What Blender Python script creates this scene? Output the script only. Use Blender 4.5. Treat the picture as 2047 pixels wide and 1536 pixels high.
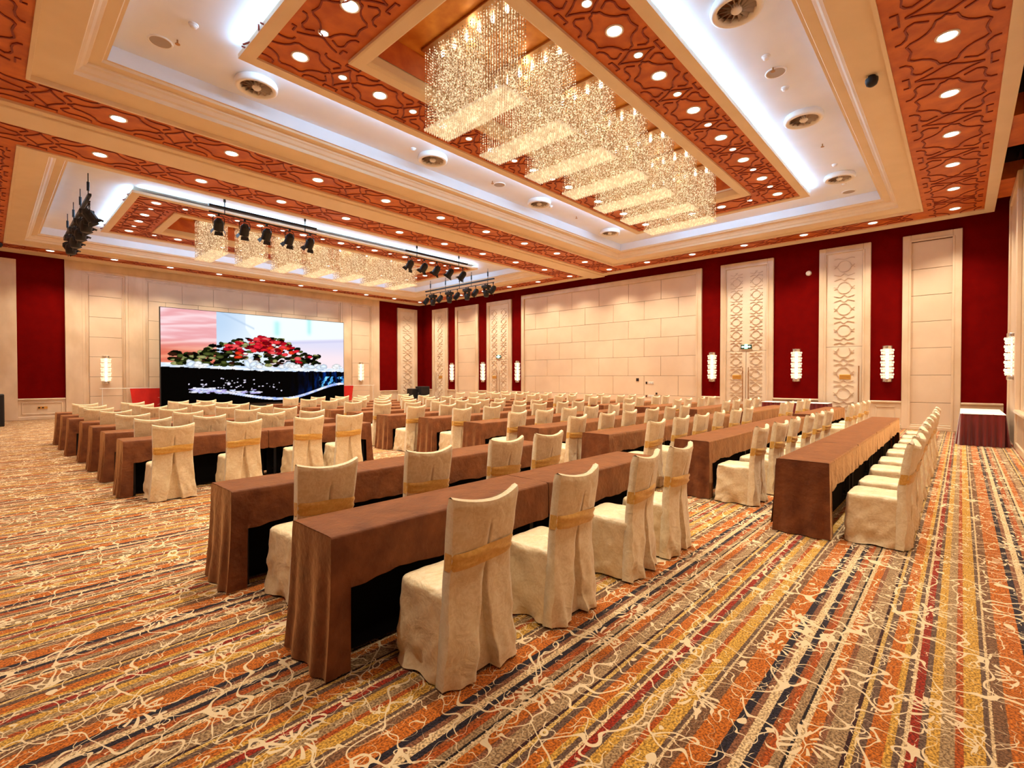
import bpy, math, random
from mathutils import Vector, Matrix, noise

# ---------------------------------------------------------------- clear, camera, world, exposure
for o in list(bpy.data.objects): bpy.data.objects.remove(o)
S = bpy.context.scene
COL = S.collection
cam_d = bpy.data.cameras.new('camera'); cam = bpy.data.objects.new('camera', cam_d); COL.objects.link(cam)
cam_d.sensor_width = 36; cam_d.lens = 973.0/2047*36; cam_d.clip_start = .05; cam_d.clip_end = 200
cam.location = (0, 0, 1.59)
cam.rotation_euler = (math.radians(90-.765), 0, -math.atan2(.7348, .6783))
S.camera = cam
W = bpy.data.worlds.new('world'); S.world = W; W.use_nodes = True
W.node_tree.nodes['Background'].inputs[0].default_value = (1, .85, .7, 1)
W.node_tree.nodes['Background'].inputs[1].default_value = .3
S.view_settings.view_transform = 'Standard'; S.view_settings.look = 'None'
S.view_settings.gamma = 1; S.view_settings.use_curve_mapping = False
S.view_settings.exposure = 0.40
# light strengths (every lamp of the room is built from these)
P_RING, P_BED, P_BED_SMALL, P_COVE, P_CHAND, P_SCONCE, P_TRUSS = 370, 330, 40, 6.5, 4, 0, 0
WARM = (1, .885, .67); COOL = (.34, .66, 1.0)

# ---------------------------------------------------------------- materials
def nt(name):
    m = bpy.data.materials.new(name); m.use_nodes = True
    n = m.node_tree.nodes; b = n['Principled BSDF']
    return m, m.node_tree, n, b
def setp(b, base=None, rough=.5, metal=0, spec=.5, emis=None, es=0, sheen=0, coat=0):
    if base is not None: b.inputs['Base Color'].default_value = (*base, 1)
    b.inputs['Roughness'].default_value = rough; b.inputs['Metallic'].default_value = metal
    b.inputs['Specular IOR Level'].default_value = spec
    if emis: b.inputs['Emission Color'].default_value = (*emis, 1); b.inputs['Emission Strength'].default_value = es
    if sheen: b.inputs['Sheen Weight'].default_value = sheen
    if coat: b.inputs['Coat Weight'].default_value = coat
def noisy(name, c1, c2, scale=4, rough=.5, metal=0, bump=0, bscale=None, detail=4, stretch=(1,1,1), spec=.5, sheen=0, lo=.35, hi=.65, coat=0, bdist=.01):
    m, t, n, b = nt(name); setp(b, None, rough, metal, spec, sheen=sheen, coat=coat)
    tc = n.new('ShaderNodeTexCoord'); mp = n.new('ShaderNodeMapping'); mp.inputs['Scale'].default_value = stretch
    geo = n.new('ShaderNodeNewGeometry')
    t.links.new(geo.outputs['Position'], mp.inputs['Vector'])
    nz = n.new('ShaderNodeTexNoise'); nz.inputs['Scale'].default_value = scale; nz.inputs['Detail'].default_value = detail
    t.links.new(mp.outputs[0], nz.inputs['Vector'])
    cr = n.new('ShaderNodeValToRGB'); cr.color_ramp.elements[0].position = lo; cr.color_ramp.elements[1].position = hi
    cr.color_ramp.elements[0].color = (*c1, 1); cr.color_ramp.elements[1].color = (*c2, 1)
    t.links.new(nz.outputs['Fac'], cr.inputs[0]); t.links.new(cr.outputs[0], b.inputs['Base Color'])
    if bump:
        bn = n.new('ShaderNodeTexNoise'); bn.inputs['Scale'].default_value = bscale or scale*4; bn.inputs['Detail'].default_value = 3
        t.links.new(mp.outputs[0], bn.inputs['Vector'])
        bp = n.new('ShaderNodeBump'); bp.inputs['Strength'].default_value = bump; bp.inputs['Distance'].default_value = bdist
        t.links.new(bn.outputs['Fac'], bp.inputs['Height']); t.links.new(bp.outputs[0], b.inputs['Normal'])
    return m
def plain(name, c, rough=.5, metal=0, spec=.5, emis=None, es=0, coat=0):
    m, t, n, b = nt(name); setp(b, c, rough, metal, spec, emis, es, coat=coat); return m

M = {}
M['cream_paint'] = noisy('cream_paint', (.77,.60,.40), (.81,.64,.44), 2, .55)
M['white_paint'] = noisy('white_paint', (.79,.79,.81), (.83,.83,.85), 1.5, .6)
M['soffit_orange'] = noisy('soffit_orange', (.46,.088,.008), (.64,.160,.018), 3.5, .5, 0, .15, 12, 6)
M['relief_shadow_red'] = noisy('relief_shadow_red', (.20,.020,.006), (.26,.030,.008), 6, .55)  # dark red stands in for shadow lines along the raised bands
M['gold_leaf'] = noisy('gold_leaf', (.55,.17,.015), (.80,.36,.05), 2.5, .38, .35, .1, 9, 6)
M['wall_red'] = noisy('wall_red', (.125,.0012,.0010), (.150,.0018,.0012), 3, .9, 0, .25, 160, 3, spec=.03)
M['marble'] = noisy('marble', (.66,.48,.31), (.80,.62,.44), 1.6, .28, 0, 0, None, 8, (1,1,.55))
M['stone_panel'] = noisy('stone_panel', (.70,.52,.36), (.77,.59,.42), .9, .42, 0, 0, None, 5)
M['joint'] = plain('joint', (.28,.18,.11), .8)
M['door_paint'] = noisy('door_paint', (.78,.64,.48), (.83,.69,.53), 2, .45)
M['lattice_shade_paint'] = noisy('lattice_shade_paint', (.62,.46,.32), (.69,.53,.38), 4, .5)  # darker than the doors, painting in the shade of the carving
M['brass'] = plain('brass', (.45,.24,.10), .3, .9)
M['plaque_gold'] = plain('plaque_gold', (.72,.38,.08), .35, .5)
M['chrome'] = plain('chrome', (.75,.68,.6), .2, .9)
M['black_metal'] = plain('black_metal', (.012,.012,.014), .45, .3)
M['black_plastic'] = plain('black_plastic', (.010,.010,.011), .5)
M['black_cloth_and_shade'] = plain('black_cloth_and_shade', (.003,.002,.002), .95, spec=.1)  # also colours the front sheet that imitates shade under the tables
M['dark_wood'] = plain('dark_wood', (.035,.012,.008), .4)
M['void'] = plain('void', (.03,.012,.008), .9)
M['diffuser_brown'] = plain('diffuser_brown', (.22,.09,.04), .5)
M['white_plastic'] = plain('white_plastic', (.85,.80,.74), .4)
M['grille_grey'] = plain('grille_grey', (.42,.34,.28), .6)
M['lamp_glass'] = plain('lamp_glass', (1,1,1), .3, emis=(1,.93,.82), es=9)
M['red_banner'] = noisy('red_banner', (.62,.010,.006), (.75,.018,.010), 3, .7)
M['banner_text'] = plain('banner_text', (.85,.36,.30), .7)
M['exit_dark'] = plain('exit_dark', (.01,.06,.035), .4)
M['exit_green'] = plain('exit_green', (.1,.8,.45), .4, emis=(.25,1,.62), es=1.6)
M['exit_white'] = plain('exit_white', (.8,1,.9), .4, emis=(.8,1,.9), es=1.6)
M['screen_frame'] = plain('screen_frame', (.012,.012,.014), .5)
M['white_cloth'] = noisy('white_cloth', (.86,.80,.74), (.9,.84,.78), 5, .7)
M['red_skirt'] = noisy('red_skirt', (.085,.002,.002), (.20,.006,.005), 5, .4, stretch=(1,1,.15), sheen=.3)
# brown velvet table cloth
def brown(name):
    m = noisy(name, (.105,.026,.007), (.205,.062,.018), 7, .72, 0, .35, 22, 6, sheen=.25, spec=.25, lo=.3, hi=.72, bdist=.02)
    b = m.node_tree.nodes['Principled BSDF']; b.inputs['Sheen Tint'].default_value = (1,.52,.21,1); b.inputs['Sheen Weight'].default_value = .6; b.inputs['Sheen Roughness'].default_value = .45
    return m
M['brown_cloth'] = brown('brown_cloth')
# chair cover satin damask
def damask(name, c1, c2, rough=.5, bumpk=.5):
    m, t, n, b = nt(name); setp(b, None, rough, 0, .5, sheen=.2)
    tc = n.new('ShaderNodeTexCoord')
    nz = n.new('ShaderNodeTexNoise'); nz.inputs['Scale'].default_value = 26; nz.inputs['Detail'].default_value = 2; nz.inputs['Distortion'].default_value = 1.6
    t.links.new(tc.outputs['Object'], nz.inputs['Vector'])
    cr = n.new('ShaderNodeValToRGB'); cr.color_ramp.elements[0].position = .44; cr.color_ramp.elements[1].position = .56
    cr.color_ramp.elements[0].color = (*c1,1); cr.color_ramp.elements[1].color = (*c2,1)
    t.links.new(nz.outputs['Fac'], cr.inputs[0]); t.links.new(cr.outputs[0], b.inputs['Base Color'])
    n2 = n.new('ShaderNodeTexNoise'); n2.inputs['Scale'].default_value = 9; n2.inputs['Detail'].default_value = 5; n2.inputs['Distortion'].default_value = .8
    t.links.new(tc.outputs['Object'], n2.inputs['Vector'])
    bp = n.new('ShaderNodeBump'); bp.inputs['Strength'].default_value = bumpk; bp.inputs['Distance'].default_value = .05
    t.links.new(n2.outputs['Fac'], bp.inputs['Height']); t.links.new(bp.outputs[0], b.inputs['Normal'])
    return m
M['chair_satin'] = damask('chair_satin', (.76,.58,.335), (.82,.655,.42), .36, .25)
M['sash_gold'] = damask('sash_gold', (.70,.38,.07), (.78,.46,.11), .42, .15)
# crystals
def crystal(name, lo, hi, base):  # random glow per crystal imitates sparkle
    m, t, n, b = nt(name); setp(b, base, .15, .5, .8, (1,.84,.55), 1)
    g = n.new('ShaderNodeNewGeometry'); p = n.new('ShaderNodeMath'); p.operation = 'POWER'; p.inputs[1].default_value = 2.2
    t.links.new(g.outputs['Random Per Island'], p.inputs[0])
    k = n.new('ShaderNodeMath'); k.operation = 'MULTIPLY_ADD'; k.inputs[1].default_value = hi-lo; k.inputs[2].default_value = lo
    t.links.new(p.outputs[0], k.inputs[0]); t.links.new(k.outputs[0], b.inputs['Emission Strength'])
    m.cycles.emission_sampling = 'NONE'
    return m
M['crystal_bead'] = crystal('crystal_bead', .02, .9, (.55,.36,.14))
M['crystal_drop'] = crystal('crystal_drop', .28, .66, (.8,.66,.4))  # stronger glow put in for the bright undersides
M['sconce_glow'] = plain('sconce_glow', (1,.9,.75), .3, emis=(1,.84,.60), es=9)
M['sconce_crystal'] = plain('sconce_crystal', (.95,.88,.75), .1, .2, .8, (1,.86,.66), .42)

def carpet():
    m, t, n, b = nt('carpet'); setp(b, None, .95, 0, .1, sheen=.15)
    L = t.links.new
    geo = n.new('ShaderNodeNewGeometry'); sx = n.new('ShaderNodeSeparateXYZ'); L(geo.outputs['Position'], sx.inputs[0])
    def math_(op, a, bb=None, c=None, clamp=False):
        q = n.new('ShaderNodeMath'); q.operation = op; q.use_clamp = clamp
        for i, v in enumerate((a, bb, c)):
            if v is None: continue
            if isinstance(v, (int, float)): q.inputs[i].default_value = v
            else: L(v, q.inputs[i])
        return q.outputs[0]
    # wobble of stripe edges by tuft noise
    tn = n.new('ShaderNodeTexNoise'); tn.inputs['Scale'].default_value = 150; tn.inputs['Detail'].default_value = 1
    L(geo.outputs['Position'], tn.inputs['Vector'])
    yw = math_('ADD', sx.outputs[1], math_('MULTIPLY', math_('SUBTRACT', tn.outputs['Fac'], .5), .010))
    ph = math_('FRACT', math_('DIVIDE', math_('SUBTRACT', .69+1.03*60, yw), 1.03))
    cr = n.new('ShaderNodeValToRGB'); cr.color_ramp.interpolation = 'CONSTANT'
    cream=(.60,.44,.25); dark=(.010,.005,.007); navy=(.018,.014,.024); orb=(.27,.075,.018); orr=(.36,.072,.009)
    tan=(.31,.20,.105); rose=(.21,.085,.042); maroon=(.035,.008,.008); pale=(.52,.34,.10); grey=(.125,.073,.050)
    ora=(.44,.120,.012); yel=(.52,.29,.050); red=(.26,.020,.005); beige=(.33,.215,.11); btaupe=(.175,.086,.042)
    st = [(.69,cream),(.65,navy),(.62,orb),(.60,orr),(.57,tan),(.535,dark),(.525,cream),(.50,ora),(.45,rose),(.425,tan),(.36,maroon),
          (.34,pale),(.32,grey),(.29,ora),(.23,yel),(.20,grey),(.175,cream),(.16,red),(.125,grey),(.10,yel),(.055,beige),(.01,orr),
          (-.02,yel),(-.09,grey),(-.11,cream),(-.12,btaupe),(-.17,ora),(-.275,navy),(-.31,rose)]
    el = cr.color_ramp.elements
    for i, (y, c) in enumerate(st):
        p = (.69-y)/1.03
        if i == 0: e = el[0]; e.position = 0
        elif i == 1: e = el[1]; e.position = p
        else: e = el.new(p)
        e.color = (*c, 1)
    L(ph, cr.inputs[0])
    # speckle: second lookup one stripe further mixed by coarse tuft noise
    t2 = n.new('ShaderNodeTexNoise'); t2.inputs['Scale'].default_value = 95; t2.inputs['Detail'].default_value = 2
    L(geo.outputs['Position'], t2.inputs['Vector'])
    hsv = n.new('ShaderNodeMix'); hsv.data_type = 'RGBA'; hsv.blend_type = 'MULTIPLY'; hsv.inputs['Factor'].default_value = 1
    c2 = n.new('ShaderNodeValToRGB'); c2.color_ramp.elements[0].position = .38; c2.color_ramp.elements[0].color = (.42,.34,.28,1)
    c2.color_ramp.elements[1].position = .62; c2.color_ramp.elements[1].color = (1.35,1.3,1.2,1)
    L(t2.outputs['Fac'], c2.inputs[0]); L(cr.outputs[0], hsv.inputs[6]); L(c2.outputs[0], hsv.inputs[7])
    # vines: uniform width curves from warped cell edges, broken up by masks
    def vine(scale, off, width, warp, wscale, mask):
        mp = n.new('ShaderNodeMapping'); mp.inputs['Location'].default_value = (off, off*1.7, 0); mp.inputs['Scale'].default_value = (1, 1, 0)
        L(geo.outputs['Position'], mp.inputs[0])
        w = n.new('ShaderNodeTexNoise'); w.inputs['Scale'].default_value = wscale; w.inputs['Detail'].default_value = 1.2; L(mp.outputs[0], w.inputs['Vector'])
        a = n.new('ShaderNodeVectorMath'); a.operation = 'MULTIPLY_ADD'; L(w.outputs['Color'], a.inputs[0]); a.inputs[1].default_value = (warp,warp,0); L(mp.outputs[0], a.inputs[2])
        v = n.new('ShaderNodeTexVoronoi'); v.voronoi_dimensions = '2D'; v.feature = 'DISTANCE_TO_EDGE'; v.inputs['Scale'].default_value = scale
        L(a.outputs[0], v.inputs['Vector'])
        k = n.new('ShaderNodeTexNoise'); k.inputs['Scale'].default_value = scale*1.3; k.inputs['Detail'].default_value = 0; L(a.outputs[0], k.inputs['Vector'])
        wd = math_('MULTIPLY', math_('SUBTRACT', k.outputs['Fac'], mask), width*scale*4)
        wd = math_('MINIMUM', wd, width*scale)
        return math_('LESS_THAN', v.outputs['Distance'], wd)
    v1 = vine(2.3, 3.1, .0085, .85, 3.2, .22)
    v2 = vine(4.4, 11.7, .0066, .55, 5.5, .34)
    v3 = vine(7.5, 23.0, .0048, .34, 9, .44)
    # flowers: radial petals around voronoi points
    vo = n.new('ShaderNodeTexVoronoi'); vo.voronoi_dimensions = '2D'; vo.feature = 'F1'; vo.inputs['Scale'].default_value = 1.45
    vo.inputs['Randomness'].default_value = .75
    L(geo.outputs['Position'], vo.inputs['Vector'])
    sc = n.new('ShaderNodeVectorMath'); sc.operation = 'SUBTRACT'
    L(geo.outputs['Position'], sc.inputs[0]); L(vo.outputs['Position'], sc.inputs[1])
    # position output is in texture space: divide by scale
    sc2 = n.new('ShaderNodeVectorMath'); sc2.operation = 'SCALE'; sc2.inputs['Scale'].default_value = 1.0
    L(vo.outputs['Position'], sc2.inputs[0]); L(sc2.outputs[0], sc.inputs[1])
    s2 = n.new('ShaderNodeSeparateXYZ'); L(sc.outputs[0], s2.inputs[0])
    ang = math_('ARCTAN2', s2.outputs[1], s2.outputs[0])
    rr = vo.outputs['Distance']
    pet = math_('GREATER_THAN', math_('SINE', math_('ADD', math_('MULTIPLY', ang, 12), math_('MULTIPLY', rr, 25))), .35)
    ring = math_('MULTIPLY', math_('GREATER_THAN', rr, .055), math_('LESS_THAN', rr, math_('ADD', .15, math_('MULTIPLY', math_('SINE', math_('MULTIPLY', ang, 3)), .03))))
    fl = math_('MULTIPLY', pet, ring)
    allv = math_('MAXIMUM', math_('MAXIMUM', v1, v2), math_('MAXIMUM', v3, fl))
    mx = n.new('ShaderNodeMix'); mx.data_type = 'RGBA'; L(allv, mx.inputs['Factor']); L(hsv.outputs[2], mx.inputs[6])
    mx.inputs[7].default_value = (.70,.53,.32,1)
    L(mx.outputs[2], b.inputs['Base Color'])
    bp = n.new('ShaderNodeBump'); bp.inputs['Strength'].default_value = .5; bp.inputs['Distance'].default_value = .01
    L(math_('ADD', t2.outputs['Fac'], math_('MULTIPLY', allv, .5)), bp.inputs['Height']); L(bp.outputs[0], b.inputs['Normal'])
    return m
M['carpet'] = carpet()

# ---------------------------------------------------------------- mesh helpers
class MB:
    def __init__(s): s.v = []; s.f = []; s.smooth = False
    def add(s, vs, fs):
        k = len(s.v); s.v += [tuple(p) for p in vs]; s.f += [tuple(i+k for i in f) for f in fs]; return s
    def box(s, x0, x1, y0, y1, z0, z1, b=0):
        if b <= 0:
            return s.add([(x0,y0,z0),(x1,y0,z0),(x1,y1,z0),(x0,y1,z0),(x0,y0,z1),(x1,y0,z1),(x1,y1,z1),(x0,y1,z1)],
                         [(0,3,2,1),(4,5,6,7),(0,1,5,4),(1,2,6,5),(2,3,7,6),(3,0,4,7)])
        # chamfered box: 24 corner points
        P = []; idx = {}
        for i, (X, xs) in enumerate(((x0,1),(x1,-1))):
            for j, (Y, ys) in enumerate(((y0,1),(y1,-1))):
                for k, (Z, zs) in enumerate(((z0,1),(z1,-1))):
                    idx[i,j,k,'x'] = len(P); P.append((X, Y+ys*b, Z+zs*b))
                    idx[i,j,k,'y'] = len(P); P.append((X+xs*b, Y, Z+zs*b))
                    idx[i,j,k,'z'] = len(P); P.append((X+xs*b, Y+ys*b, Z))
        F = []
        for i in (0,1):
            F.append([idx[i,0,0,'x'],idx[i,1,0,'x'],idx[i,1,1,'x'],idx[i,0,1,'x']])
            F.append([idx[0,i,0,'y'],idx[1,i,0,'y'],idx[1,i,1,'y'],idx[0,i,1,'y']])
            F.append([idx[0,0,i,'z'],idx[1,0,i,'z'],idx[1,1,i,'z'],idx[0,1,i,'z']])
            for k in (0,1):
                F.append([idx[i,0,k,'x'],idx[i,1,k,'x'],idx[i,1,k,'z'],idx[i,0,k,'z']])
                F.append([idx[0,i,k,'y'],idx[1,i,k,'y'],idx[1,i,k,'z'],idx[0,i,k,'z']])
                F.append([idx[i,k,0,'x'],idx[i,k,1,'x'],idx[i,k,1,'y'],idx[i,k,0,'y']])
                for l in (0,1): F.append([idx[i,k,l,'x'],idx[i,k,l,'y'],idx[i,k,l,'z']])
        c = Vector(((x0+x1)/2,(y0+y1)/2,(z0+z1)/2)); G = []
        for f in F:
            a = [Vector(P[q]) for q in f]; nn = (a[1]-a[0]).cross(a[2]-a[0])
            G.append(f if nn.dot(sum(a, Vector())/len(a)-c) > 0 else f[::-1])
        return s.add(P, G)
    def cyl(s, p0, p1, r0, r1=None, n=12, cap=True):
        r1 = r0 if r1 is None else r1
        p0, p1 = Vector(p0), Vector(p1); d = (p1-p0).normalized()
        u = d.cross(Vector((0,0,1))) if abs(d.z) < .9 else d.cross(Vector((1,0,0)))
        u.normalize(); w = d.cross(u)
        vs = []
        for p, r in ((p0,r0),(p1,r1)):
            for i in range(n):
                a = 2*math.pi*i/n; vs.append(p+u*(r*math.cos(a))+w*(r*math.sin(a)))
        fs = [(i,(i+1)%n,n+(i+1)%n,n+i) for i in range(n)]
        if cap: fs += [tuple(range(n))[::-1], tuple(range(n,2*n))]
        return s.add(vs, [f[::-1] for f in fs])
    def lathe(s, prof, n=24, c=(0,0,0), a0=0, a1=2*math.pi):
        full = abs(a1-a0-2*math.pi) < 1e-6; m = n if full else n+1; k = len(prof); vs = []
        for i in range(m):
            a = a0+(a1-a0)*i/n
            for r, z in prof: vs.append((c[0]+r*math.cos(a), c[1]+r*math.sin(a), c[2]+z))
        fs = []
        for i in range(n):
            j = (i+1) % m
            for q in range(k-1): fs.append((i*k+q, j*k+q, j*k+q+1, i*k+q+1))
        return s.add(vs, fs)
    def grid(s, rows):
        h, w = len(rows), len(rows[0]); vs = [p for r in rows for p in r]
        return s.add(vs, [(i*w+j, i*w+j+1, (i+1)*w+j+1, (i+1)*w+j) for i in range(h-1) for j in range(w-1)])
    def frame(s, x0,x1,y0,y1, ix0,ix1,iy0,iy1, z0, z1):   # rectangular ring slab
        s.box(x0,x1,y0,iy0,z0,z1); s.box(x0,x1,iy1,y1,z0,z1); s.box(x0,ix0,iy0,iy1,z0,z1); s.box(ix1,x1,iy0,iy1,z0,z1); return s
    def ringprof(s, x0,x1,y0,y1, prof):                     # sweep (inset, z) around a rectangle
        k = len(prof); vs = []
        for cx, cy, sx, sy in ((x0,y0,1,1),(x1,y0,-1,1),(x1,y1,-1,-1),(x0,y1,1,-1)):
            for d, z in prof: vs.append((cx+sx*d, cy+sy*d, z))
        fs = [(i*k+q, ((i+1)%4)*k+q, ((i+1)%4)*k+q+1, i*k+q+1) for i in range(4) for q in range(k-1)]
        return s.add(vs, fs)
    def rib(s, pts, w, h, T, closed=False):                 # raised strip following a 2D polyline; T(u,v,height)->xyz
        n = len(pts); L_ = []; R_ = []
        for i in range(n):
            a = Vector(pts[(i-1) % n] if closed or i else pts[i]); c = Vector(pts[(i+1) % n] if closed or i < n-1 else pts[i])
            d = (c-a); d = d.normalized() if d.length > 1e-9 else Vector((1,0)); nn = Vector((-d.y, d.x))*w/2
            p = Vector(pts[i]); L_.append(p+nn); R_.append(p-nn)
        vs = []
        for i in range(n): vs += [T(*L_[i],0), T(*L_[i],h), T(*R_[i],h), T(*R_[i],0)]
        fs = []
        for i in range(n if closed else n-1):
            a, c = 4*i, 4*((i+1) % n)
            for q in range(3): fs.append((a+q, a+q+1, c+q+1, c+q))
        if not closed: fs += [(0,1,2,3), (4*n-1,4*n-2,4*n-3,4*n-4)]
        return s.add(vs, fs)
    def mesh(s, name, mat, smooth=False):
        me = bpy.data.meshes.new(name); me.from_pydata(s.v, [], s.f); me.materials.append(M[mat] if isinstance(mat, str) else mat)
        if smooth: me.polygons.foreach_set('use_smooth', [True]*len(me.polygons))
        me.validate(); return me
def link(name, data, parent=None, loc=None, rotz=None):
    o = bpy.data.objects.new(name, data); COL.objects.link(o)
    if parent: o.parent = parent
    if loc: o.location = loc
    if rotz is not None: o.rotation_euler[2] = rotz
    return o
def part(name, mb, mat, parent=None, smooth=False, loc=None, label=None, kind=None):
    o = link(name, mb.mesh(name, mat, smooth), parent, loc)
    if label: o['label'] = label
    if kind: o['kind'] = kind
    return o
def thing(name, label, cat, loc=(0,0,0), rotz=0, group=None):
    o = bpy.data.objects.new(name, None); COL.objects.link(o); o.location = loc; o.rotation_euler[2] = rotz
    o['label'] = label; o['category'] = cat
    if group: o['group'] = group
    return o
def tag(o, label, cat, group=None):
    o['label'] = label; o['category'] = cat
    if group: o['group'] = group
    return o
def struct(name, mb, mat, label=None, smooth=False):
    o = part(name, mb, mat, None, smooth); o['kind'] = 'structure'; o['label'] = label or name; return o
def sroot(name, label, loc=(0,0,0)):
    o = bpy.data.objects.new(name, None); COL.objects.link(o); o.location = loc; o['kind'] = 'structure'; o['label'] = label; return o
def kids(o): return [c for c in CH.get(o.name, [])]
CH = {}
def dup(root, loc, rotz=0, label=None):
    r = root.copy(); COL.objects.link(r); r.location = loc; r.rotation_euler[2] = rotz
    if label: r['label'] = label
    for ch in root.children:
        c = ch.copy(); COL.objects.link(c); c.parent = r
        for g in ch.children:
            d = g.copy(); COL.objects.link(d); d.parent = c
    return r
ORD = ['first','second','third','fourth','fifth','sixth','seventh','eighth','ninth','tenth','eleventh','twelfth','thirteenth']

XR, XL, YS, YB = 19.3, -1.15, 25.7, -.87
# ---------------------------------------------------------------- shell
struct('floor', MB().box(XL-.3, XR+.3, YB-.5, YS+.3, -.12, 0), 'carpet', 'carpet with narrow orange, gold and taupe stripes and cream vine tracery')

# right wall -----------------------------------------------------
wr = struct('wall_right', MB().box(XR, XR+.25, YB-.4, YS+.25, 0, 7.4), 'wall_red', 'deep red fabric wall with tall cream stone panels and carved doors')
def frame_x(y0, y1, ztop, fw=.2, out=.10, zb=0):            # frame of a tall panel on the right wall (faces -X)
    mb = MB()
    for (a0, a1, c0, c1) in ((y0,y0+fw,zb,ztop),(y1-fw,y1,zb,ztop),(y0+fw,y1-fw,ztop-fw,ztop)):
        mb.box(XR-out, XR-.001, a0, a1, c0, c1, .012)
    i0, i1, t = y0+fw, y1-fw, ztop-fw                        # inner bead
    for (a0, a1, c0, c1) in ((i0-.045,i0+.012,zb,t+.012),(i1-.012,i1+.045,zb,t+.012),(i0,i1,t-.012,t+.045)):
        mb.box(XR-out-.022, XR-out+.03, a0, a1, c0, c1, .008)
    return mb
def tiles_x(parent, y0, y1, rows, cols, stagger=True, out=.045, mat='stone_panel'):
    part('panel_backing', MB().box(XR-.02, XR-.002, y0, y1, 0, rows[-1]), 'joint', parent)
    for r in range(len(rows)-1):
        w = (y1-y0)/cols
        xs = [y0+w*i for i in range(cols+1)]
        if stagger and r % 2 and cols > 1: xs = [y0]+[y0+w*(i+.5) for i in range(cols)]+[y1]
        for a, b_ in zip(xs, xs[1:]):
            part('stone_panel', MB().box(XR-out, XR-.019, a+.006, b_-.006, rows[r]+.006, rows[r+1]-.006, .005), mat, parent)
ROWS = [0,.83,1.66,2.48,3.28,4.07,4.87,5.70]
part('panel_frame', frame_x(7.56, 17.08, 5.9, .2), 'marble', wr); tiles_x(wr, 7.76, 16.88, ROWS, 6)
part('panel_frame', frame_x(.01, 1.36, 5.92, .2), 'marble', wr); tiles_x(wr, .21, 1.16, [.17]+ROWS[1:], 1)
part('panel_frame', frame_x(20.4, 22.4, 5.8, .2), 'marble', wr); tiles_x(wr, 20.6, 22.2, [0,.83,1.66,2.48,3.28,4.07,4.87,5.6], 1)
part('panel_plinth', MB().box(XR-.13, XR-.001, .21, 1.16, 0, .11, .01).box(XR-.105, XR-.001, .21, 1.16, .11, .17, .01), 'marble', wr)
def dado_x(y0, y1):
    mb = MB().box(XR-.05, XR-.001, y0, y1, 0, .80).box(XR-.095, XR-.001, y0, y1, .80, .86, .012).box(XR-.075, XR-.001, y0, y1, 0, .14, .01)
    if y1-y0 > .5:
        a, b_ = y0+.14, y1-.14
        for (p, q, c0, c1) in ((a,b_,.66,.69),(a,b_,.23,.26),(a,a+.03,.23,.69),(b_-.03,b_,.23,.69)):
            mb.box(XR-.068, XR-.045, p, q, c0, c1, .006)
    part('dado', mb, 'marble', wr)
for a, b_ in ((YB,.01),(1.36,2.15),(3.57,4.98),(6.83,7.56),(17.08,17.8),(19.69,20.4),(22.4,23.12),(24.61,YS)): dado_x(a, b_)

# carved lattice ----------------------------------------------------
def lattice(mb, u0, u1, z0, z1, pitch, T, rw=.019, rh=.022, zs=None):
    w = u1-u0; c = (u0+u1)/2; r = w*.33
    z = (zs if zs is not None else z0) + pitch/2
    def seg(pts):
        q = [p for p in pts if z0 < p[1] < z1]
        if len(q) > 1: mb.rib(q, rw, rh, T)
    while z-pitch/2 < z1:
        for s in (1,-1):                                    # medallion with pointed ears
            for tz in (1,-1):
                seg([(c+s*r*math.sin(a)*(1+.0*a), z+tz*min(r, pitch*.27)*math.cos(a)) for a in [math.pi/2*.9*i/5 for i in range(6)]])
                seg([(c+s*r*.97, z+tz*.03), (c+s*w*.42, z+tz*.012), (c+s*w*.5, z+tz*.05)])
                # crossing ogees between medallions
                zz = z+pitch/2
                seg([(c+s*w*.5, zz+tz*pitch*.14), (c+s*w*.36, zz+tz*pitch*.10), (c+s*w*.18, zz+tz*pitch*.06), (c, zz+tz*pitch*.17)])
        z += pitch
TX = lambda u, v, h: (XR-.052-h, u, v)
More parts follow.
